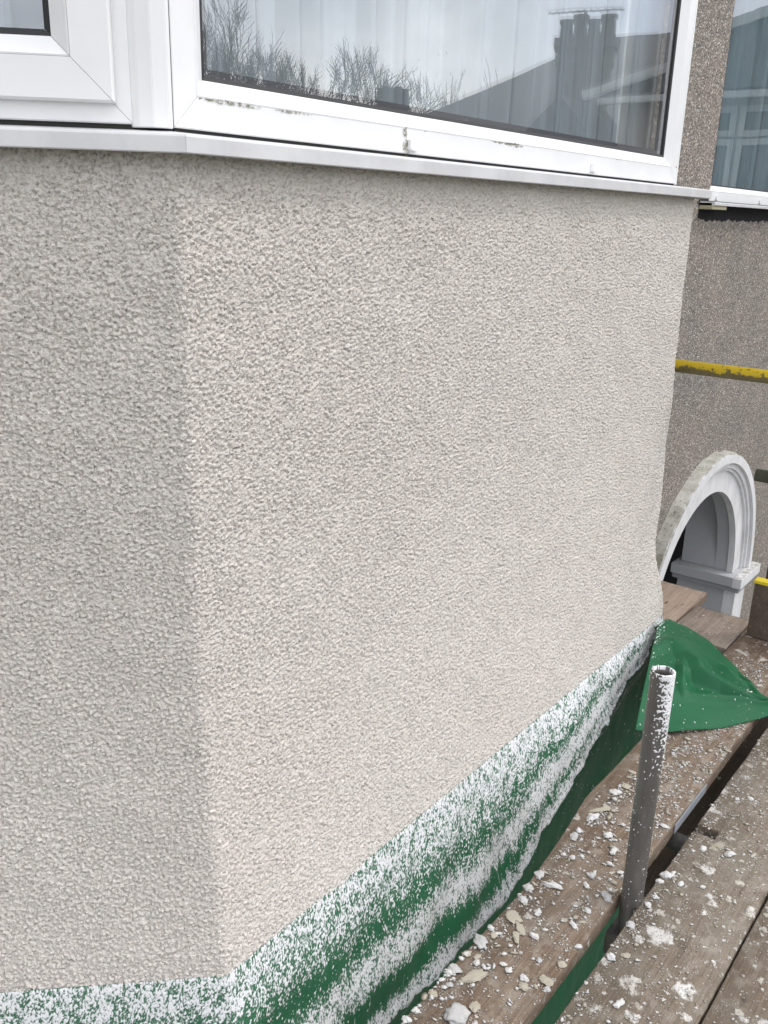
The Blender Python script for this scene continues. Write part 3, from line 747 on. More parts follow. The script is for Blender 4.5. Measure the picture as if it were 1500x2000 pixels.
# ------------------------------------------------------------------ scaffold boards
BT = -1.51; BTH = .038
def board(label, x0, x1, y0, y1, z_top, mat, seed, notch=None, edge=None, group='scaffold boards', side=None, cat='scaffold board'):
    t_ = thing('scaffold_board', label, cat, ((x0 + x1) / 2, (y0 + y1) / 2, z_top - BTH), group)
    r = random.Random(seed); bm = bmesh.new(); n = int((x1 - x0) / .02)
    xs = [x0 + (x1 - x0) * i / n for i in range(n + 1)]
    if notch: xs = sorted([x for x in xs if not any(abs(x - q) < .008 for q in notch[:2])] + [notch[0], notch[0] + .0008, notch[1] - .0008, notch[1]])
    rows = []; e1 = r.random() * 9; 
    for x in xs:
        wob = .0022 * mnoise.noise(V((x * 6, e1, 0))) + .0012 * mnoise.noise(V((x * 40, e1, 3)))
        wob2 = .0022 * mnoise.noise(V((x * 6, e1 + 5, 0))) + .0012 * mnoise.noise(V((x * 40, e1, 8)))
        yl = y1 + wob; yr = y0 + wob2
        if edge: yl = edge(x) + wob
        if notch and notch[0] + .0004 <= x <= notch[1] - .0004: yl = notch[2] + wob
        zc = z_top + .0010 * mnoise.noise(V((x * 3, e1, 1)))
        rows.append([bm.verts.new(c) for c in ((x, yr, zc - BTH), (x, yr, zc - .004), (x, yr + .003, zc), (x, (yr + yl) / 2, zc - .0008), (x, yl - .003, zc), (x, yl, zc - .004), (x, yl, zc - BTH))])
    for A, B in zip(rows, rows[1:]):
        m_ = len(A)
        for j in range(m_):
            f = bm.faces.new([A[j], A[(j + 1) % m_], B[(j + 1) % m_], B[j]]); f.smooth = j in (1, 2, 3, 4)
    bm.faces.new(rows[0]); bm.faces.new(rows[-1][::-1])
    o = from_bm('plank', bm, mat, t_)
    return t_
board("brown scaffold board beside the tarpaulin, strewn with white render crumbs", .25, 3.62, .604, .838, BT, M_B1, 1, edge=lambda x: .792 + .046 * min(1, max(0, (x - 1.62) / .42)) ** 1.3)
board("scaffold board with a square notch cut in its edge, right of the upright tube", .25, 4.1, .334, .555, BT + .001, M_B2, 2, notch=(2.088, 2.128, .500))
board("pale splashed scaffold board at the bottom right corner", .25, 4.1, .106, .328, BT + .002, M_B3, 3)
board("scaffold board under where the photographer stands, mostly out of frame", .25, 4.1, -.122, .100, BT, M_B3, 4)
board("clean brown scaffold board beyond the tarpaulin flap, near the porch", 3.22, 3.542, .8425, 1.068, BT, M_BF, 5)
board("newer orange scaffold board poking out past the bay corner", 3.235, 3.714, 1.080, 1.30, BT - .0015, M_BN, 6)
# toe board standing on edge across the end
tb = thing('toe_board', "dark brown toe board on edge with a yellow painted top", 'toe board', (3.40, .1, BT))
def toe():
    bm = bmesh.new(); add_box(bm, 3.386, 3.424, -.9, .818, BT + .003, -1.290, bev=.002); o = from_bm('plank', bm, M_BD, tb)
    box('yellow_band', 3.3835, 3.4265, .30, .8205, -1.2895, -1.2770, M_YEL, tb, bev=.001)
toe()
tb2 = thing('guard_board', "dark upright board at the right edge behind the toe board", 'board', (4.1, .3, -1.5))
box('plank', 4.0, 4.038, -.9, .925, -1.50, -.98, M_BD, tb2, bev=.002)

# ------------------------------------------------------------------ scaffold tubes
def pole():
    t_ = thing('scaffold_standard', "upright grey scaffold tube caked with white render at its open top", 'scaffold tube', (1.7465, .576, GROUND))
    r = .0248; zt = -.911; n = 96
    z = np.concatenate([np.linspace(-2.3, -1.5, 80)[:-1], np.arange(-1.5, zt, .0016), [zt]])
    th = np.linspace(0, 2 * np.pi, n, endpoint=False); TH, Z = np.meshgrid(th, z)
    U = TH * r
    f1 = samp(band(1024, 1024, .007, .4, aniso=1.6, seed=21), U, Z + 3); f2 = samp(band(1024, 1024, .022, .5, seed=22), U, Z + 3); f3 = samp(band(1024, 1024, .0035, .3, aniso=1.8, seed=23), U, Z + 3)
    facing = np.cos(TH - math.radians(-75))                     # spray side
    top = np.clip((Z - (zt - .30)) / .30, 0, 1)
    thr = 1.75 - 2.9 * top ** 1.1 * np.clip(.35 + .9 * facing, 0, 1.1) - .15 * np.clip((Z + 1.5) / .6, 0, 1)
    thr = np.where(Z > zt - .012, thr - .9, thr)
    val = .72 * f1 + .5 * f2 + .35 * f3 - thr
    m = 1 / (1 + np.exp(-val * 7))
    d = np.clip(m - .4, 0, 1) * .0024 * (1 + .4 * f3)
    RR = r + d
    P = np.stack([RR * np.cos(TH) + 1.7465, RR * np.sin(TH) + .576, Z], -1)
    # rim and inside
    rim = P[-1:].copy(); rim[..., 2] += .0006; rim[..., 0] = 1.7465 + (r - .002) * np.cos(th); rim[..., 1] = .576 + (r - .002) * np.sin(th)
    ins = []
    for zz in (zt, zt - .02, zt - .15, zt - .5):
        q = rim.copy(); q[..., 0] = 1.7465 + (r - .0042) * np.cos(th); q[..., 1] = .576 + (r - .0042) * np.sin(th); q[..., 2] = zz; ins.append(q)
    P = np.concatenate([P, rim] + ins, 0)
    rimm = (samp(band(256, 256, .01, .5, seed=5), th * r, th * 0) > -.5).astype(float)[None]
    M_ = np.concatenate([m, rimm, rimm * .8, m[:1] * 0, m[:1] * 0, m[:1] * 0], 0)
    grid_mesh('tube', P, M_TUBE_S, t_, {'splat': M_}, closed_u=True)
    tube('tube_lower', (1.7465, .576, GROUND), (1.7465, .576, -2.301), r, M_TUBE, t_)
    bm = bmesh.new(); add_box(bm, 1.706, 1.787, .536, .616, -1.66, -1.60, bev=.008); from_bm('coupler', bm, M_TUBE, t_)
pole()
def tb_thing(name, label, cat, a, b, mat, r=.02415, group=None):
    t_ = thing(name, label, cat, a, group); tube('tube', a, b, r, mat, t_); return t_
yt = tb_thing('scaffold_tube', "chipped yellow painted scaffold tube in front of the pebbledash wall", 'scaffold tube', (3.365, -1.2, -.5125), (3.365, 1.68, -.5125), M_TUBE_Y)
gt = tb_thing('scaffold_tube', "mossy green scaffold tube end pointing at the porch arch", 'scaffold tube', (3.50, -1.0, -.905), (3.50, .905, -.905), M_TUBE_G)
tb_thing('scaffold_tube', "dark vertical scaffold tube at the right edge beside the arch", 'scaffold tube', (3.75, .80, GROUND), (3.75, .80, -.62), M_TUBE)
for i, (x, lb) in enumerate(((2.105, "dark cross tube seen through the notch under the boards"), (.9, "cross tube under the boards nearest the camera"), (3.2, "cross tube under the far ends of the boards"))):
    tb_thing('transom_tube', lb, 'scaffold tube', (x, -.6, BT - BTH - .0265), (x, .785, BT - BTH - .0265), M_TUBE)
tb_thing('ledger_tube', "long tube running under the gap between the first two boards", 'scaffold tube', (.2, .72, BT - BTH - .078), (4.2, .72, BT - BTH - .078), M_TUBE)
# pale painted patch on the edge of the first board, by the notch
lb_ = thing('lower_board', "dark boards of the lift below, glimpsed through the gap between boards", 'scaffold board', (3.0, .3, -2.0))
for y_ in (-.36, -.13, .10, .33, .56): box('plank', 2.35, 4.3, y_, y_ + .222, -2.0, -1.962, M_BD, lb_, bev=.002)
lp = box('paint_patch', 2.09, 2.33, .6010, .6030, BT - .034, BT - .006, M_LABEL); tag(lp, "pale blue grey paint patch on the first board's edge", 'paint patch')

# ------------------------------------------------------------------ tarpaulin
tarp = thing('tarpaulin', "green tarpaulin tucked under the rendered bay, splattered white", 'tarpaulin', (2.0, .95, -1.5))
T1 = band(1024, 2048, .0065, .38, aniso=2.0, seed=31); T2 = band(1024, 2048, .028, .5, aniso=1.5, seed=32); T3 = band(1024, 2048, .0032, .3, aniso=1.6, seed=33); T4 = band(1024, 2048, .14, .3, seed=34); T5 = band(1024, 2048, .35, .3, seed=35)
def tarp_sheet():
    """hangs from under the render, bellies out to a fold, then tucks back and drops behind the boards"""
    u = [-.85]
    while u[-1] < 2.262:
        u.append(u[-1] + (.006 if u[-1] < -.45 else .0018 + .0018 * max(0, u[-1]) / 2.2))
    u = np.array(u); w = np.concatenate([np.arange(0, .56, .0022), np.linspace(.57, 1.7, 36)]); nv = len(w)
    base = wall_path(u, np.full_like(u, ZB)); x = base[:, 0]
    ang = np.interp(u, [-.05, .05], [225, 270]); out = np.stack([np.cos(np.radians(ang)), np.sin(np.radians(ang))], -1)
    zr = np.interp(x, [.9, 1.95, 2.006, 2.152, 2.307, 2.42, 2.58, 2.84, 3.10, 3.2], [-1.915, -1.910, -1.887, -1.811, -1.742, -1.693, -1.640, -1.566, -1.528, -1.52])
    wr = np.where(u < 0, .46, ZB - zr)                             # how far down the fold lies
    bul = np.interp(x, [.9, 2.42, 2.84, 3.1, 3.2], [.070, .070, .040, .012, .006])
    U, Wm = np.broadcast_to(u, (nv, len(u))), np.broadcast_to(w[:, None], (nv, len(u)))
    q = Wm / wr
    o1 = bul * np.clip(q, 0, 1) ** .8
    back = np.clip((Wm - wr) / .14, 0, 1); o2 = bul * (1 - .85 * (3 * back ** 2 - 2 * back ** 3))
    off = np.where(q < 1, o1, o2) - .004 * 0
    off = off + samp(T4, U * .5, Wm * .5 + .3) * .0030 * np.clip(q * 3, 0, 1) + samp(T4, U * 1.4 + .5, Wm * .7) * .0016 * np.clip(q * 3, 0, 1)
    off = off + .004 * np.exp(-((q - 1) / .035) ** 2) * (samp(T2, U * .5, U * 0) * .5 + .6)
    wob = samp(T4, U * .5 + .2, U * 0 + .1) * .018 + samp(T2, U * .7, U * 0 + .2) * .012
    q = q + wob; far = np.clip(U / 2.2, 0, 1); gs = lambda c, s_: np.exp(-((q - c) / s_) ** 2)
    dens = 1.25 * gs(.04, .22) + (1.45 + .3 * far) * gs(.60 + .08 * far, .105 + .05 * far) + 1.75 * gs(1.0, .07 + .10 * far) + .45 * gs(.30, .12) + .62 * far - .10 * gs(.42, .06) - 1.1 * gs(.82, .07) * (1 - far)
    below = .10 + 1.0 * np.exp(-((U - 1.72) / .28) ** 2) * np.clip(samp(T2, U * .5, Wm * .5) * .8 + .1, 0, 1.4) * np.exp(-((Wm - wr - .07) / .06) ** 2)
    dens = np.where(q > 1.035, below, dens)
    dl = .12 + 1.25 / (1 + np.exp((Wm - .105 - .010 * samp(T4, U, U * 0)) / .012))
    k0 = np.clip((U + .02) / .12, 0, 1); dens = dens * k0 + dl * (1 - k0)
    P = np.stack([base[:, 0] + out[:, 0] * off, base[:, 1] + out[:, 1] * off, ZB + .006 - Wm], -1)
    TW, TH = 3250, 620
    ui = (np.arange(TW) * .001 - .86)[None]; vi = (np.arange(TH) * .001)[:, None]
    uq = np.clip(np.searchsorted(u, ui[0]), 0, len(u) - 1)[::8]; wq = np.clip(np.searchsorted(w, vi[:, 0]), 0, nv - 1)
    dmap = dens[np.ix_(wq, uq)]
    patch = 1 / (1 + np.exp(-1.5 * (samp(T2, np.broadcast_to(ui, (TH, TW)), np.broadcast_to(vi * .6, (TH, TW))) * .8 + samp(T4, ui * 2 + vi * 0, vi * 2 + ui * 0) * .5)))
    def dn(iu, iv):
        d_ = dmap[iv, iu // 8]; return np.clip((d_ - .12) * .62, 0, 1.25) ** 1.3 * (.35 + .9 * patch[iv, iu]) + .006
    Hm = domes(TH, TW, 1150000, .0006, .0020, 71, .001, dens=dn, flat=.8, drip=1.5, power=2.9)
    Hs = samp(Hm, U + .86 + samp(T3, U, Wm) * .0004, Wm + samp(T3, U + .5, Wm) * .0004, .001)
    Hs = np.where(Wm > .6, 0, Hs)
    m = np.clip(Hs / .0011, 0, 1.3)
    st = samp(band(256, 2048, .009, .35, aniso=14, seed=41), U, Wm)
    drip = np.clip(st - .9, 0, 1.3) * (q > .60) * (q < .76 + .12 * samp(T2, U * .8, U * 0)) * (U > 0.0)
    m = np.maximum(m, drip * .40)
    h = Hs * (.95 + .25 * samp(T3, U, Wm)) + drip * .0002
    P[..., 0] += out[:, 0] * h; P[..., 1] += out[:, 1] * h
    return grid_mesh('sheet', P[:, ::-1], M_TARP, tarp, {'splat': m[:, ::-1], 'wu': U[:, ::-1], 'wv': Wm[:, ::-1], 'mist': np.where(Wm < .6, np.clip(dens * .30, 0, .45), 0)[:, ::-1]})
tarp_sheet()

def tarp_flap():
    top = np.array([(3.205, 1.098), (3.277, 1.085), (3.265, 1.000), (3.225, .92), (3.165, .850), (3.105, .785), (3.03, .715), (2.945, .650), (2.865, .592)])
    bot = np.array([(2.43, .862), (2.47, .80), (2.52, .755), (2.59, .700), (2.66, .652), (2.73, .612), (2.79, .578), (2.85, .556), (2.90, .548)])
    def rs(c, n):
        d = np.r_[0, np.cumsum(np.linalg.norm(np.diff(c, axis=0), axis=1))]; q = np.linspace(0, d[-1], n)
        o = np.stack([np.interp(q, d, c[:, k_]) for k_ in (0, 1)], -1)
        for _ in range(12): o[1:-1] = (o[:-2] + 2 * o[1:-1] + o[2:]) / 4
        return o
    n, m = 200, 170; T, B = rs(top, n), rs(bot, n); s = np.linspace(0, 1, m)[:, None, None]
    XY = T[None] * (1 - s) + B[None] * s
    tt = np.linspace(0, 1, n)[None, :]; ss = s[..., 0]
    TT = np.broadcast_to(tt, (m, n)); SS = np.broadcast_to(ss, (m, n))
    z = np.full((m, n), BT + .006)
    z += .040 * np.sin(np.pi * np.clip(SS * 1.02, 0, 1)) ** .8 * (1 - TT * .55)
    # start from the ridge under the wall
    z += .030 * (1 - TT) ** 3 * (1 - SS * .6)
    # fold lip: crease at SS=.76 with a drop in front
    z += .016 * np.exp(-((SS - .74) / .035) ** 2) * np.clip((TT - .1) * 4, 0, 1)
    z -= .018 * np.exp(-((SS - .63) / .05) ** 2) * np.clip((TT - .15) * 4, 0, 1)
    # peaked crumples
    def cone(cx, cy, rx, ry, a, h):
        dx = TT - cx; dy = SS - cy; c_, s_ = math.cos(a), math.sin(a); u_ = (dx * c_ + dy * s_) / rx; v_ = (-dx * s_ + dy * c_) / ry
        return h * np.clip(1 - np.sqrt(u_ ** 2 + v_ ** 2), 0, 1)
    z += cone(.30, .47, .26, .11, .9, .030) + cone(.14, .33, .22, .10, -.5, .022) + cone(.52, .36, .30, .10, .25, .024) + cone(.74, .30, .2, .08, 1.2, .018) + cone(.46, .58, .38, .05, .06, .030) + cone(.22, .62, .16, .05, 1.4, .026)
    z += .0022 * samp(T5, TT * .9, SS * .7)
    z += .0020 * np.sin(TT * 34 + SS * 5) * np.clip(.4 - np.abs(SS - .2), 0, 1)
    z = np.maximum(z, BT + .0035)
    U = TT * .9; Vv = SS * .55
    sp = .75 * samp(T1, U, Vv) + .6 * samp(T2, U, Vv) - 2.45 + 1.5 * np.exp(-((TT - .02) / .07) ** 2) * np.exp(-((SS - .1) / .4) ** 2)
    sp = 1 / (1 + np.exp(-sp * 4.5))
    P = np.concatenate([XY, z[..., None]], -1)
    P_flap = P.copy()
    o = grid_mesh('flap', P, M_TARP, tarp, {'splat': sp, 'wu': U, 'wv': Vv})
    md = o.modifiers.new('thickness', 'SOLIDIFY'); md.thickness = .0012; md.offset = 0
    bm = bmesh.new()
    k_ = np.argmin((P_flap[..., 0] - 2.893) ** 2 + (P_flap[..., 1] - .660) ** 2); C_ = V((2.893, .660, P_flap.reshape(-1, 3)[k_, 2] + .001)); seg = 20; rings = []
    for rr, zz in ((.0052, .0), (.0062, .0014), (.0085, .0018), (.0108, .0002)):
        rings.append([bm.verts.new(C_ + V((rr * math.cos(2 * math.pi * i / seg), rr * math.sin(2 * math.pi * i / seg), zz))) for i in range(seg)])
    for A_, B_ in zip(rings, rings[1:]):
        for i in range(seg): bm.faces.new([A_[i], A_[(i + 1) % seg], B_[(i + 1) % seg], B_[i]])
    from_bm('eyelet', bm, M_EYE, tarp, True)
tarp_flap()
# ------------------------------------------------------------------ lumps and crumbs of render on the boards
def lump_mesh(seed, flat=.4, kind=0):
    r = random.Random(seed); bm = bmesh.new(); bmesh.ops.create_icosphere(bm, subdivisions=3, radius=1)
    off = V((r.random() * 50, r.random() * 50, r.random() * 50)); sx = r.uniform(.7, 1.35)
    for v in bm.verts:
        k_ = 1 + .55 * mnoise.noise(v.co * 1.4 + off) + .38 * mnoise.noise(v.co * 3.3 + off) + .16 * mnoise.noise(v.co * 8 + off)
        v.co = v.co * k_; v.co.x *= sx; v.co.y /= sx; v.co.z = max(v.co.z, -.35) * flat
    me = bpy.data.meshes.new('lump'); bmesh.ops.recalc_face_normals(bm, faces=bm.faces); bm.to_mesh(me); bm.free()
    me.polygons.foreach_set('use_smooth', [True] * len(me.polygons)); return me
MESHES = {}
def lump_thing(x, y, r, kind, label, seed, flat=None, stretch=1.0, rot=None, group=None):
    mat = {'w': M_LUMP_W, 'g': M_LUMP_G, 'c': M_LUMP_C}[kind]
    flat = flat if flat is not None else {'w': .44, 'g': .34, 'c': .20}[kind]
    key = (seed % 9, kind)
    if key not in MESHES:
        me = lump_mesh(100 + key[0] * 3 + ord(kind)); me.materials.append(mat); MESHES[key] = me
    o = bpy.data.objects.new('render_lump', MESHES[key]); COL.objects.link(o)
    rr = random.Random(seed * 7)
    fz = flat / .4
    r = r * (.70 if kind == 'c' else .80)
    if y > .7: y = min(y, .790 - r * .6)
    o.location = (x, y, BT + .0015 + r * .4 * fz * .33); o.scale = (r * stretch, r / stretch, r * fz)
    o.rotation_euler = (rr.uniform(-.12, .12), rr.uniform(-.12, .12), rot if rot is not None else rr.uniform(0, 6.28))
    return tag(o, label, 'render lump', group)
LUMPS = [
    (1.407, 0.794, 0.0214, 'g', "largest grey lump of render, at the tarpaulin's edge", {}),
    (1.517, 0.76, 0.0256, 'c', 'broad cream flake near the knot on the first board', {}),
    (1.498, 0.732, 0.0181, 'c', 'leaf shaped cream flake touching the broad cream one', {'stretch': 1.25}),
    (1.471, 0.726, 0.0156, 'c', 'cream sliver just below the leaf shaped flake', {'stretch': 1.2}),
    (1.499, 0.697, 0.0108, 'w', 'bright white lump beside the dark knot', {}),
    (1.443, 0.767, 0.0119, 'c', 'oval cream flake right of the largest grey lump', {}),
    (1.361, 0.791, 0.0117, 'c', 'triangular cream chip below the largest grey lump', {}),
    (1.368, 0.763, 0.0117, 'c', 'thin cream sliver under the triangular chip', {'stretch': 1.2}),
    (1.315, 0.741, 0.0264, 'c', 'widest ragged cream flake in the middle of the debris', {'stretch': 1.35}),
    (1.229, 0.781, 0.0124, 'c', 'round cream disc near the tarpaulin at the bottom', {}),
    (1.213, 0.712, 0.031, 'g', 'biggest lump, stained orange, cut by the bottom edge', {}),
    (1.254, 0.697, 0.0168, 'c', 'square cream chip right of the biggest lump', {}),
    (1.623, 0.811, 0.0152, 'g', "white lump clinging to the first board's left edge", {}),
    (1.678, 0.792, 0.0148, 'g', "rounded grey white lump up the board's left side", {}),
    (1.667, 0.741, 0.0165, 'w', 'stretched white squiggle of render', {'stretch': 1.35}),
    (1.579, 0.771, 0.0143, 'w', 'upright white lump above the cream flakes', {'stretch': 1.3}),
    (1.864, 0.808, 0.0143, 'g', 'flat grey blob, first left of the upright tube', {}),
    (1.925, 0.718, 0.0144, 'w', 'smooth white oval left of the upright tube', {}),
    (1.877, 0.681, 0.0134, 'w', 'second smooth white oval, below the first by the tube', {}),
    (2.03, 0.772, 0.0156, 'c', 'cream oval blob high up beside the upright tube', {}),
    (1.966, 0.781, 0.0181, 'w', 'white boot shaped lump near the tarpaulin', {'stretch': 1.4}),
    (2.006, 0.814, 0.0184, 'c', 'long cream strip above the boot shaped lump', {'stretch': 1.3}),
    (1.404, 0.617, 0.0185, 'c', "ragged pale lump by the first board's right edge", {'stretch': 1.2}),
    (1.362, 0.646, 0.0149, 'c', 'pale oval lump under a cluster near the bottom', {}),
    (1.308, 0.808, 0.0162, 'g', "pale lump half over the board's left edge", {}),
    (1.876, 0.545, 0.0159, 'w', "square white lump at the notched board's edge by the tube", {}),
    (1.55, 0.539, 0.0126, 'w', 'white oval lump on the notched board below the tube', {}),
    (1.447, 0.474, 0.0121, 'w', 'white lump low on the notched board near the frame bottom', {}),
    (1.893, 0.786, 0.0096, 'w', 'small crumb of dried render on the board beside the tarpaulin', {'group': 'small render lumps on the first board'}),
    (1.379, 0.692, 0.0098, 'w', 'small crumb of dried render on the board beside the tarpaulin', {'group': 'small render lumps on the first board'}),
    (1.445, 0.655, 0.0082, 'g', 'small crumb of dried render on the board beside the tarpaulin', {'group': 'small render lumps on the first board'}),
    (1.386, 0.606, 0.008, 'g', 'small crumb of dried render on the board beside the tarpaulin', {'group': 'small render lumps on the first board'}),
    (1.296, 0.789, 0.0115, 'w', 'small crumb of dried render on the board beside the tarpaulin', {'group': 'small render lumps on the first board'}),
    (1.358, 0.81, 0.0082, 'w', 'small crumb of dried render on the board beside the tarpaulin', {'group': 'small render lumps on the first board'}),
    (1.342, 0.807, 0.007, 'w', 'small crumb of dried render on the board beside the tarpaulin', {'group': 'small render lumps on the first board'}),
    (1.584, 0.669, 0.0098, 'c', 'small crumb of dried render on the board beside the tarpaulin', {'group': 'small render lumps on the first board'}),
    (1.583, 0.644, 0.0104, 'w', 'small crumb of dried render on the board beside the tarpaulin', {'group': 'small render lumps on the first board'}),
    (1.644, 0.639, 0.0093, 'w', 'small crumb of dried render on the board beside the tarpaulin', {'group': 'small render lumps on the first board'}),
    (1.566, 0.725, 0.0111, 'w', 'small crumb of dried render on the board beside the tarpaulin', {'group': 'small render lumps on the first board'}),
    (1.533, 0.607, 0.0084, 'w', 'small crumb of dried render on the board beside the tarpaulin', {'group': 'small render lumps on the first board'}),
    (1.465, 0.612, 0.0129, 'c', 'small crumb of dried render on the board beside the tarpaulin', {'group': 'small render lumps on the first board'}),
    (1.381, 0.656, 0.0104, 'w', 'small crumb of dried render on the board beside the tarpaulin', {'group': 'small render lumps on the first board'}),
    (1.457, 0.784, 0.0096, 'w', 'small crumb of dried render on the board beside the tarpaulin', {'group': 'small render lumps on the first board'}),
    (1.459, 0.796, 0.0072, 'w', 'small crumb of dried render on the board beside the tarpaulin', {'group': 'small render lumps on the first board'}),
    (1.352, 0.755, 0.0087, 'w', 'small crumb of dried render on the board beside the tarpaulin', {'group': 'small render lumps on the first board'}),
    (1.353, 0.737, 0.0069, 'w', 'small crumb of dried render on the board beside the tarpaulin', {'group': 'small render lumps on the first board'}),
    (1.386, 0.71, 0.0076, 'w', 'small crumb of dried render on the board beside the tarpaulin', {'group': 'small render lumps on the first board'}),
    (1.44, 0.724, 0.0059, 'w', 'small crumb of dried render on the board beside the tarpaulin', {'group': 'small render lumps on the first board'}),
    (1.412, 0.722, 0.0059, 'w', 'small crumb of dried render on the board beside the tarpaulin', {'group': 'small render lumps on the first board'}),
    (1.758, 0.684, 0.0117, 'g', 'small crumb of dried render on the board beside the tarpaulin', {'group': 'small render lumps on the first board'}),
    (1.789, 0.75, 0.0092, 'w', 'small crumb of dried render on the board beside the tarpaulin', {'group': 'small render lumps on the first board'}),
    (1.808, 0.734, 0.0079, 'w', 'small crumb of dried render on the board beside the tarpaulin', {'group': 'small render lumps on the first board'}),
    (1.785, 0.773, 0.0079, 'w', 'small crumb of dried render on the board beside the tarpaulin', {'group': 'small render lumps on the first board'}),
    (1.827, 0.669, 0.0093, 'w', 'small crumb of dried render on the board beside the tarpaulin', {'group': 'small render lumps on the first board'}),
    (1.719, 0.679, 0.0102, 'w', 'small crumb of dried render on the board beside the tarpaulin', {'group': 'small render lumps on the first board'}),
    (1.268, 0.767, 0.0091, 'g', 'small crumb of dried render on the board beside the tarpaulin', {'group': 'small render lumps on the first board'}),
    (1.255, 0.772, 0.0068, 'w', 'small crumb of dried render on the board beside the tarpaulin', {'group': 'small render lumps on the first board'}),
    (1.268, 0.797, 0.0068, 'w', 'small crumb of dried render on the board beside the tarpaulin', {'group': 'small render lumps on the first board'}),
    (1.172, 0.799, 0.0078, 'w', 'small crumb of dried render on the board beside the tarpaulin', {'group': 'small render lumps on the first board'}),
    (1.143, 0.796, 0.0099, 'w', 'small crumb of dried render on the board beside the tarpaulin', {'group': 'small render lumps on the first board'}),
    (1.172, 0.78, 0.0066, 'w', 'small crumb of dried render on the board beside the tarpaulin', {'group': 'small render lumps on the first board'}),
    (1.716, 0.627, 0.0153, 'g', 'small crumb of dried render on the board beside the tarpaulin', {'group': 'small render lumps on the first board'}),
    (1.743, 0.628, 0.0064, 'w', 'small crumb of dried render on the board beside the tarpaulin', {'group': 'small render lumps on the first board'}),
    (1.771, 0.683, 0.0078, 'w', 'small crumb of dried render on the board beside the tarpaulin', {'group': 'small render lumps on the first board'}),
    (1.814, 0.636, 0.0079, 'w', 'small crumb of dried render on the board beside the tarpaulin', {'group': 'small render lumps on the first board'}),
    (2.308, 0.808, 0.0108, 'w', 'small crumb of dried render on the board beside the tarpaulin', {'group': 'small render lumps on the first board'}),
    (2.233, 0.816, 0.0121, 'c', 'small crumb of dried render on the board beside the tarpaulin', {'group': 'small render lumps on the first board'}),
    (2.157, 0.771, 0.0162, 'c', 'small crumb of dried render on the board beside the tarpaulin', {'group': 'small render lumps on the first board'}),
    (2.11, 0.82, 0.0161, 'w', 'small crumb of dried render on the board beside the tarpaulin', {'group': 'small render lumps on the first board'}),
    (2.081, 0.771, 0.0086, 'w', 'small crumb of dried render on the board beside the tarpaulin', {'group': 'small render lumps on the first board'}),
    (1.991, 0.708, 0.0084, 'w', 'small crumb of dried render on the board beside the tarpaulin', {'group': 'small render lumps on the first board'}),
    (1.846, 0.548, 0.0105, 'w', 'small crumb of dried render on the notched board', {'group': 'small render lumps on the notched board'}),
    (1.891, 0.534, 0.0093, 'w', 'small crumb of dried render on the notched board', {'group': 'small render lumps on the notched board'}),
    (1.869, 0.506, 0.0092, 'w', 'small crumb of dried render on the notched board', {'group': 'small render lumps on the notched board'}),
    (1.788, 0.535, 0.009, 'w', 'small crumb of dried render on the notched board', {'group': 'small render lumps on the notched board'}),
    (1.752, 0.539, 0.0102, 'w', 'small crumb of dried render on the notched board', {'group': 'small render lumps on the notched board'}),
    (2.033, 0.509, 0.0118, 'w', 'small crumb of dried render on the notched board', {'group': 'small render lumps on the notched board'}),
    (2.056, 0.449, 0.0139, 'w', 'small crumb of dried render on the notched board', {'group': 'small render lumps on the notched board'}),
    (1.667, 0.545, 0.0124, 'g', 'small crumb of dried render on the notched board', {'group': 'small render lumps on the notched board'}),
    (1.453, 0.55, 0.0058, 'w', 'small crumb of dried render on the notched board', {'group': 'small render lumps on the notched board'}),
    (1.894, 0.461, 0.0079, 'w', 'small crumb of dried render on the notched board', {'group': 'small render lumps on the notched board'}),
    (1.576, 0.516, 0.012, 'c', 'small crumb of dried render on the notched board', {'group': 'small render lumps on the notched board'}),
    (2.056, 0.62, 0.0099, 'w', 'small crumb of dried render on the notched board', {'group': 'small render lumps on the notched board'}),
    (2.302, 0.508, 0.0075, 'w', 'small crumb of dried render on the notched board', {'group': 'small render lumps on the notched board'}),
    (2.326, 0.48, 0.0091, 'w', 'small crumb of dried render on the notched board', {'group': 'small render lumps on the notched board'}),
]
for i, L_ in enumerate(LUMPS):
    lump_thing(*L_[:5], seed=i + 1, **(L_[5] if len(L_) > 5 else {}))

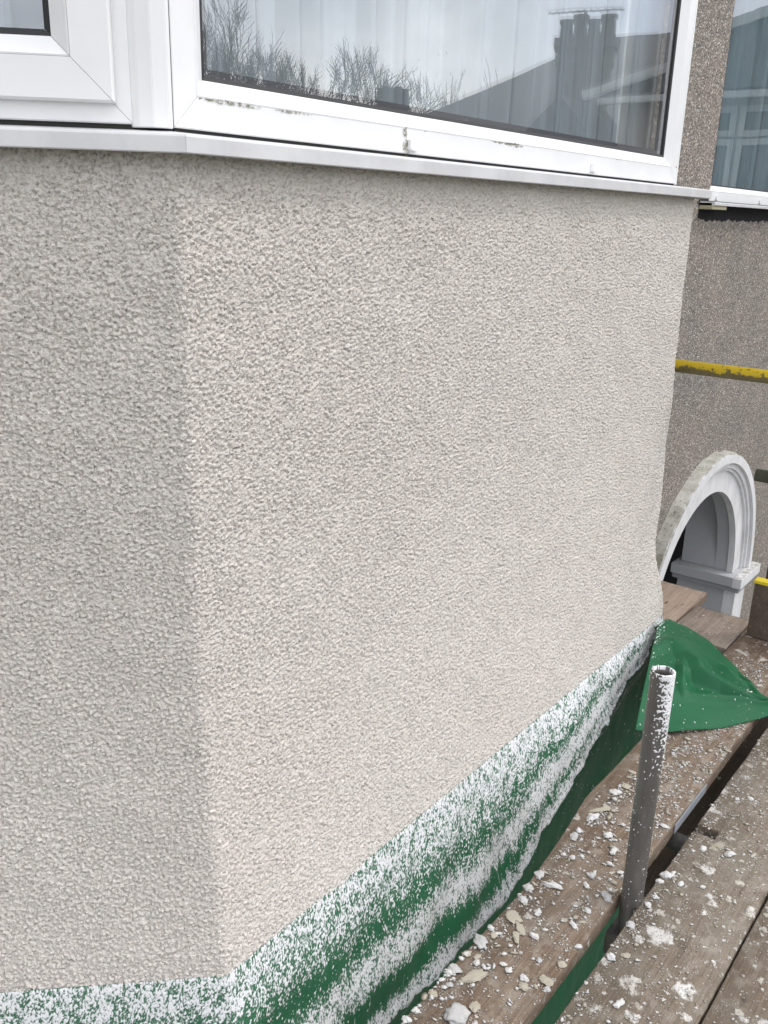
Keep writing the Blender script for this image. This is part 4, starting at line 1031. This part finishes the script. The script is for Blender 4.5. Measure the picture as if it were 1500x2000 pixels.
def crumbs(name, label, n, region, rmin, rmax, mat, seed, dens, power=2.6, flat=.55):
    """thousands of crumbs, each a small faceted stone, joined"""
    r = np.random.default_rng(seed); (x0, x1, y0, y1, zt) = region
    xs = []; 
    while len(xs) < n:
        X = r.uniform(x0, x1, 4000); Y = r.uniform(y0, y1, 4000); keep = r.random(4000) < dens(X, Y)
        xs += list(zip(X[keep], Y[keep]))
    xy = np.array(xs[:n]); u = r.random(n)
    rad = rmin * (1 - u * (1 - (rmin / rmax) ** (power - 1))) ** (-1 / (power - 1))
    # squashed irregular octahedron with split ring: 8 verts, 12 tris
    ang = np.arange(6) * np.pi / 3
    base = np.concatenate([np.stack([np.cos(ang), np.sin(ang), np.zeros(6)], -1), [[.15, 0, 1.0]], [[0, 0, -.25]]])
    tri = [(i, (i + 1) % 6, 6) for i in range(6)] + [((i + 1) % 6, i, 7) for i in range(6)]
    J = base[None] * r.uniform(.62, 1.35, (n, 8, 1)); J[:, :6, 2] += r.uniform(-.1, .55, (n, 6))
    th = r.uniform(0, 6.28, n); c, s = np.cos(th), np.sin(th); st = r.uniform(.6, 1.5, n)
    X = J[..., 0] * st[:, None]; Y = J[..., 1] / st[:, None]
    Pn = np.stack([X * c[:, None] - Y * s[:, None], X * s[:, None] + Y * c[:, None], J[..., 2] * flat], -1) * rad[:, None, None]
    Pn[..., 0] += xy[:, None, 0]; Pn[..., 1] += xy[:, None, 1]; Pn[..., 2] += zt + .0005 + rad[:, None] * .1
    F = (np.array(tri)[None] + (np.arange(n) * 8)[:, None, None]).reshape(-1, 3)
    me = bpy.data.meshes.new(name); me.from_pydata([], [], [])
    me.vertices.add(n * 8); me.vertices.foreach_set('co', Pn.reshape(-1).astype(np.float32))
    k_ = len(F); me.loops.add(k_ * 3); me.loops.foreach_set('vertex_index', F.reshape(-1).astype(np.int32))
    me.polygons.add(k_); me.polygons.foreach_set('loop_start', np.arange(0, k_ * 3, 3, dtype=np.int32)); me.polygons.foreach_set('loop_total', np.full(k_, 3, dtype=np.int32))
    me.update(calc_edges=True)
    return tag(link(name, me, mat), label, 'crumbs', kind='stuff')
TC = band(512, 2048, .09, .6, px=.002, seed=51)
def clump(X, Y, k_=1.0): return np.clip(.5 + k_ * .45 * samp(TC, X, Y, .002), 0.03, 1)
d1 = lambda X, Y: clump(X, Y, 1.2) * np.clip(.16 + .9 * np.exp(-((Y - .80) / .06) ** 2) + .75 * np.exp(-((X - 1.95) / .5) ** 2 - ((Y - .64) / .06) ** 2) + .7 * (X > 2.1), 0, 1)
crumbs('render_crumbs', "white crumbs of render scattered over the first scaffold board", 6500, (1.0, 3.2, .607, .79, BT), .0008, .0062, M_LUMP_W, 61, d1, 2.5)
crumbs('render_crumbs', "flat cream flakes of render scattered over the first scaffold board", 420, (1.0, 3.0, .607, .79, BT), .002, .0105, M_LUMP_C, 62, d1, 2.0, .28)
d2 = lambda X, Y: clump(X, Y, 1.3) * np.clip(.30 + .8 * np.exp(-((Y - .545) / .03) ** 2) + .3 * (X > 2.0), 0, 1)
crumbs('render_crumbs', "white crumbs of render scattered over the notched scaffold board", 2200, (1.2, 3.0, .337, .553, BT + .001), .0008, .0055, M_LUMP_W, 63, d2, 2.8)
crumbs('render_crumbs', "cream grit scattered over the notched scaffold board", 900, (1.2, 3.0, .337, .553, BT + .001), .0012, .007, M_LUMP_C, 64, d2, 2.6, .3)
crumbs('render_crumbs', "white grit scattered over the bottom right scaffold board", 700, (1.4, 2.4, .12, .326, BT + .002), .0008, .004, M_LUMP_W, 65, d2, 2.8)
crumbs('render_crumbs', "sparse white flecks on the far scaffold boards by the porch", 160, (3.0, 3.5, .63, 1.06, BT), .001, .006, M_LUMP_W, 66, clump, 2.2, .3)

# ------------------------------------------------------------------ the street reflected in the glass
def hip_roof(name, x0, x1, y0, y1, ze, zr, mat, parent, inset=None, axis='y'):
    bm = bmesh.new(); i_ = inset if inset is not None else (x1 - x0) / 2
    c = [(x0, y0, ze), (x1, y0, ze), (x1, y1, ze), (x0, y1, ze)]
    if axis == 'y': rdg = [((x0 + x1) / 2, y0 + i_, zr), ((x0 + x1) / 2, y1 - i_, zr)]; fs = [(0, 1, 4), (1, 2, 5, 4), (2, 3, 5), (3, 0, 4, 5)]
    else: rdg = [(x0 + i_, (y0 + y1) / 2, zr), (x1 - i_, (y0 + y1) / 2, zr)]; fs = [(0, 1, 5, 4), (1, 2, 5), (2, 3, 4, 5), (3, 0, 4)]
    v = [bm.verts.new(q) for q in c + rdg]
    for f in fs: bm.faces.new([v[i] for i in f])
    bm.faces.new([v[i] for i in (3, 2, 1, 0)])
    return from_bm(name, bm, mat, parent)
def chimney(parent, x, y, z0, z1, wx, wy, pots, ang=0):
    """stack with oversailing courses; pots are a row of their own"""
    bm = bmesh.new(); M = Matrix.Translation((x, y, 0)) @ Matrix.Rotation(ang, 4, 'Z')
    add_box(bm, -wx / 2, wx / 2, -wy / 2, wy / 2, z0, z1 - .32, M); add_box(bm, -wx / 2 - .03, wx / 2 + .03, -wy / 2 - .03, wy / 2 + .03, z1 - .32, z1 - .22, M)
    add_box(bm, -wx / 2 - .0, wx / 2 + .0, -wy / 2 - .0, wy / 2 + .0, z1 - .22, z1 - .12, M); add_box(bm, -wx / 2 - .06, wx / 2 + .06, -wy / 2 - .06, wy / 2 + .06, z1 - .12, z1, M)
    st = from_bm('chimney', bm, M_BRICKD, parent)
    for i in range(pots):
        q = M @ V((0, -wy / 2 + wy * (i + .5) / pots, z1)); h = .28 + .06 * (i % 2)
        bm = bmesh.new(); seg = 14; rings = []
        for rr, zz in ((.105, 0), (.088, h - .06), (.115, h - .05), (.115, h), (.08, h), (.08, h - .2)):
            rings.append([bm.verts.new(q + V((rr * math.cos(2 * math.pi * j / seg), rr * math.sin(2 * math.pi * j / seg), zz))) for j in range(seg)])
        for A_, B_ in zip(rings, rings[1:]):
            for j in range(seg): bm.faces.new([A_[j], A_[(j + 1) % seg], B_[(j + 1) % seg], B_[j]])
        from_bm('chimney_pot', bm, M_BRICKD, st, True)
    return st
def aerial(parent, x, y, z, ang):
    bm = bmesh.new(); M = Matrix.Translation((x, y, z)) @ Matrix.Rotation(ang, 4, 'Z')
    add_box(bm, -.015, .015, -.015, .015, -.6, 0, M); add_box(bm, -.01, .01, -.55, .55, -.01, .01, M)
    for i in range(11): add_box(bm, -.12, .12, -.5 + i * .1 - .005, -.5 + i * .1 + .005, -.004, .004, M)
    return from_bm('aerial', bm, M_TUBE, parent)

hc = thing('neighbour_house', "dark slate roofed house with a four pot chimney, mirrored in the wide window", 'house', (17, -4, GROUND))
box('wall', 14.0, 20, -8.4, -.6, GROUND, 1.25, M_BRICKD, hc)
hip_roof('roof', 13.6, 20.4, -8.9, 1.6, 1.20, 3.15, M_ROOF, hc, 3.2)
chimney(hc, 13.42, -4.32, GROUND, 2.47, .5, .78, 4, math.radians(-26))
aerial(hc, 13.36, -4.35, 2.86, math.radians(-15))
box('wing_wall', 12.95, 14.2, -3.45, .8, GROUND, 1.62, M_BEIGE, hc)
def wing_roof():
    bm = bmesh.new(); pts = [(12.75, -3.75, 1.62), (12.75, 1.4, 1.62), (12.75, 0.3, 2.75), (12.75, -1.4, 2.62)]
    a = [bm.verts.new(p) for p in ((12.70, -3.85, 1.64), (12.70, .2, 2.62), (12.70, 1.5, 2.2), (12.70, 1.5, 1.64))]
    b = [bm.verts.new((16.5, v.co.y, v.co.z + .2)) for v in a]
    bm.faces.new(a[::-1]); bm.faces.new(b)
    for i in range(4): bm.faces.new([a[i], a[(i + 1) % 4], b[(i + 1) % 4], b[i]])
    from_bm('wing_roof', bm, M_ROOF, hc)
    M = Matrix.Translation((12.66, -3.9, 1.60)) @ Matrix.Rotation(math.atan2(.98, 4.05), 4, 'X')
    bm = bmesh.new(); add_box(bm, -.05, .0, 0, 4.2, -.02, .10, M); from_bm('bargeboard', bm, M_WPAINT, hc)
    box('gutter', 12.62, 12.72, -3.7, .8, 1.52, 1.60, M_WPAINT, hc)
wing_roof()
def lean_to():
    bm = bmesh.new(); v = [bm.verts.new(p) for p in ((12.3, -6.2, -.2), (12.3, -2.3, -.2), (12.3, -4.1, 1.62), (13.7, -6.2, -.2), (13.7, -2.3, -.2), (13.7, -4.1, 1.62))]
    for f in ((0, 1, 2), (5, 4, 3), (0, 2, 5, 3), (1, 4, 5, 2), (0, 3, 4, 1)): bm.faces.new([v[i] for i in f])
    from_bm('porch_roof', bm, M_ROOF, hc)
    box('porch_wall', 12.5, 13.5, -6.0, -2.6, GROUND, -.2, M_BEIGE, hc)
lean_to()
# white framed windows on its front
Mw = frame_M((12.93, .75, 0), (0, -1, 0), (-1, 0, 0))
for (a, b, z0_, z1_) in ((0, .75, .30, 1.05), (0, .75, 1.08, 1.45), (.80, 1.45, .30, 1.05), (.80, 1.45, 1.08, 1.45), (1.50, 2.15, .30, 1.05), (1.50, 2.15, 1.08, 1.45)):
    o = mitred('window', a, b, z0_, z1_, [(0, -.02), (0, .05), (.075, .05), (.075, -.02)], Mw, M_WPAINT, hc)
    pane('pane', a + .05, b - .05, z0_ + .05, z1_ - .05, .01, Mw, M_DARK, o)
box('dormer', 16.2, 19.0, -3.2, -.4, 2.0, 3.05, M_WPAINT, hc)

def far_house(label, x0, x1, y0, y1, ze, zr, ch, axis='x'):
    h = thing('far_house', label, 'house', ((x0 + x1) / 2, (y0 + y1) / 2, GROUND))
    box('wall', x0 + .3, x1 - .3, y0 + .3, y1 - .3, GROUND, ze, M_BEIGE, h)
    hip_roof('roof', x0, x1, y0, y1, ze - .05, zr, M_ROOF, h, 3, axis)
    for c in ch: chimney(h, *c)
    for i in range(3):
        xx = x0 + (x1 - x0) * (.2 + .3 * i)
        o = mitred('window', 0, 1.3, 0, 1.3, [(0, -.05), (0, .05), (.09, .05), (.09, -.05)], frame_M((xx, y1 - .3, ze - 2.0), (1, 0, 0), (0, 1, 0)), M_WPAINT, h)
        pane('pane', .08, 1.22, .08, 1.22, .01, frame_M((xx, y1 - .3, ze - 2.0), (1, 0, 0), (0, 1, 0)), M_DARK, o)
    return h
far_house("distant house with one squat chimney, mirrored low in the wide window", 23, 31, -24, -16.4, .9, 2.8, [(25.4, -17.1, GROUND, 3.55, .6, .95, 5, math.radians(-40))])
far_house("opposite house behind the camera with a long slate roof", -6, 4, -27, -19, .9, 2.9, [(-1, -23, 0, 3.7, .6, 1.1, 4, 0)])
far_house("opposite house left of the road, behind the camera", -20, -9, -26, -18, .9, 2.9, [(-14, -22, 0, 3.7, .6, 1.1, 4, 0)])

def tree(label, x, y, h, seed, spread=.5, fan=False, base=GROUND, levels=6):
    t_ = thing('bare_tree', label, 'tree', (x, y, base), 'bare winter trees across the road')
    r = random.Random(seed); segs = {0: [], 1: []}
    def grow(p, d, ln, rad, lv):
        n = 3; q = p
        for i in range(n):
            d2 = (d + V((r.gauss(0, .10), r.gauss(0, .10), r.gauss(.03, .07)))).normalized(); q2 = q + d2 * ln / n
            segs[0 if lv >= levels - 1 else 1].append((q, q2, rad * (1 - i * .1), rad * (1 - (i + 1) * .1)))
            if lv > 0 and i >= (1 if not fan else 0):
                for _ in range(2 if lv > 1 else 2):
                    ax = V((r.gauss(0, 1), r.gauss(0, 1), r.gauss(.1, .4))).normalized()
                    nd = (d2 + ax * spread * r.uniform(.6, 1.2) + V((0, 0, .12))).normalized()
                    if r.random() < .80: grow(q2, nd, ln * r.uniform(.60, .84), rad * .60, lv - 1)
            q, d = q2, d2
    if fan:
        for k_ in range(9):
            a = r.uniform(0, 6.28); grow(V((x + .2 * math.cos(a), y + .2 * math.sin(a), base)), V((math.cos(a) * .26, math.sin(a) * .26, 1)).normalized(), h * .40, h * .010, levels - 2)
    else: grow(V((x, y, base)), V((0, 0, 1)), h * .36, h * .020, levels - 1)
    for key, nm in ((0, 'trunk'), (1, 'crown')):
        if not segs[key]: continue
        S = segs[key]; n = len(S); A = np.array([s[0][:] for s in S]); B = np.array([s[1][:] for s in S]); ra = np.array([max(s[2], .007) for s in S]); rb = np.array([max(s[3], .007) for s in S])
        D = B - A; D /= np.linalg.norm(D, axis=1, keepdims=True) + 1e-9; up = np.where(np.abs(D[:, 2:]) < .9, [[0, 0, 1.]], [[1., 0, 0]]); X = np.cross(D, up); X /= np.linalg.norm(X, axis=1, keepdims=True); Y = np.cross(D, X)
        k_ = 3 if key else 6; an = np.arange(k_) * 2 * np.pi / k_
        ring = lambda C_, r_: C_[:, None] + r_[:, None, None] * (np.cos(an)[None, :, None] * X[:, None] + np.sin(an)[None, :, None] * Y[:, None])
        Pv = np.concatenate([ring(A, ra), ring(B, rb)], 1).reshape(-1, 3); o_ = np.arange(n)[:, None] * 2 * k_
        F = np.stack([np.stack([o_[:, 0] + i, o_[:, 0] + (i + 1) % k_, o_[:, 0] + k_ + (i + 1) % k_, o_[:, 0] + k_ + i], -1) for i in range(k_)], 1).reshape(-1, 4)
        me = bpy.data.meshes.new(nm); me.vertices.add(len(Pv)); me.vertices.foreach_set('co', Pv.reshape(-1).astype(np.float32))
        m_ = len(F); me.loops.add(m_ * 4); me.loops.foreach_set('vertex_index', F.reshape(-1).astype(np.int32)); me.polygons.add(m_)
        me.polygons.foreach_set('loop_start', np.arange(0, m_ * 4, 4, dtype=np.int32)); me.polygons.foreach_set('loop_total', np.full(m_, 4, dtype=np.int32)); me.update(calc_edges=True)
        link(nm, me, M_BARK, t_)
    return t_
tree("tall bare tree mirrored at the left of the wide window", 15.6, -15.8, 8.5, 3, .60, levels=8)
tree("wide bare tree mirrored just right of the tallest one", 17.6, -16.0, 7.3, 8, .60, levels=8)
tree("slim bare tree mirrored left of the small chimney", 19.9, -15.9, 5.6, 14, .50, levels=7)
tree("fan shaped leafless bush tree mirrored right of the small chimney", 23.7, -13.1, 6.1, 21, .26, True, levels=7)
tree("bare tree mirrored at the far left edge of the wide window", 13.4, -16.4, 8.2, 31, .60, levels=7)
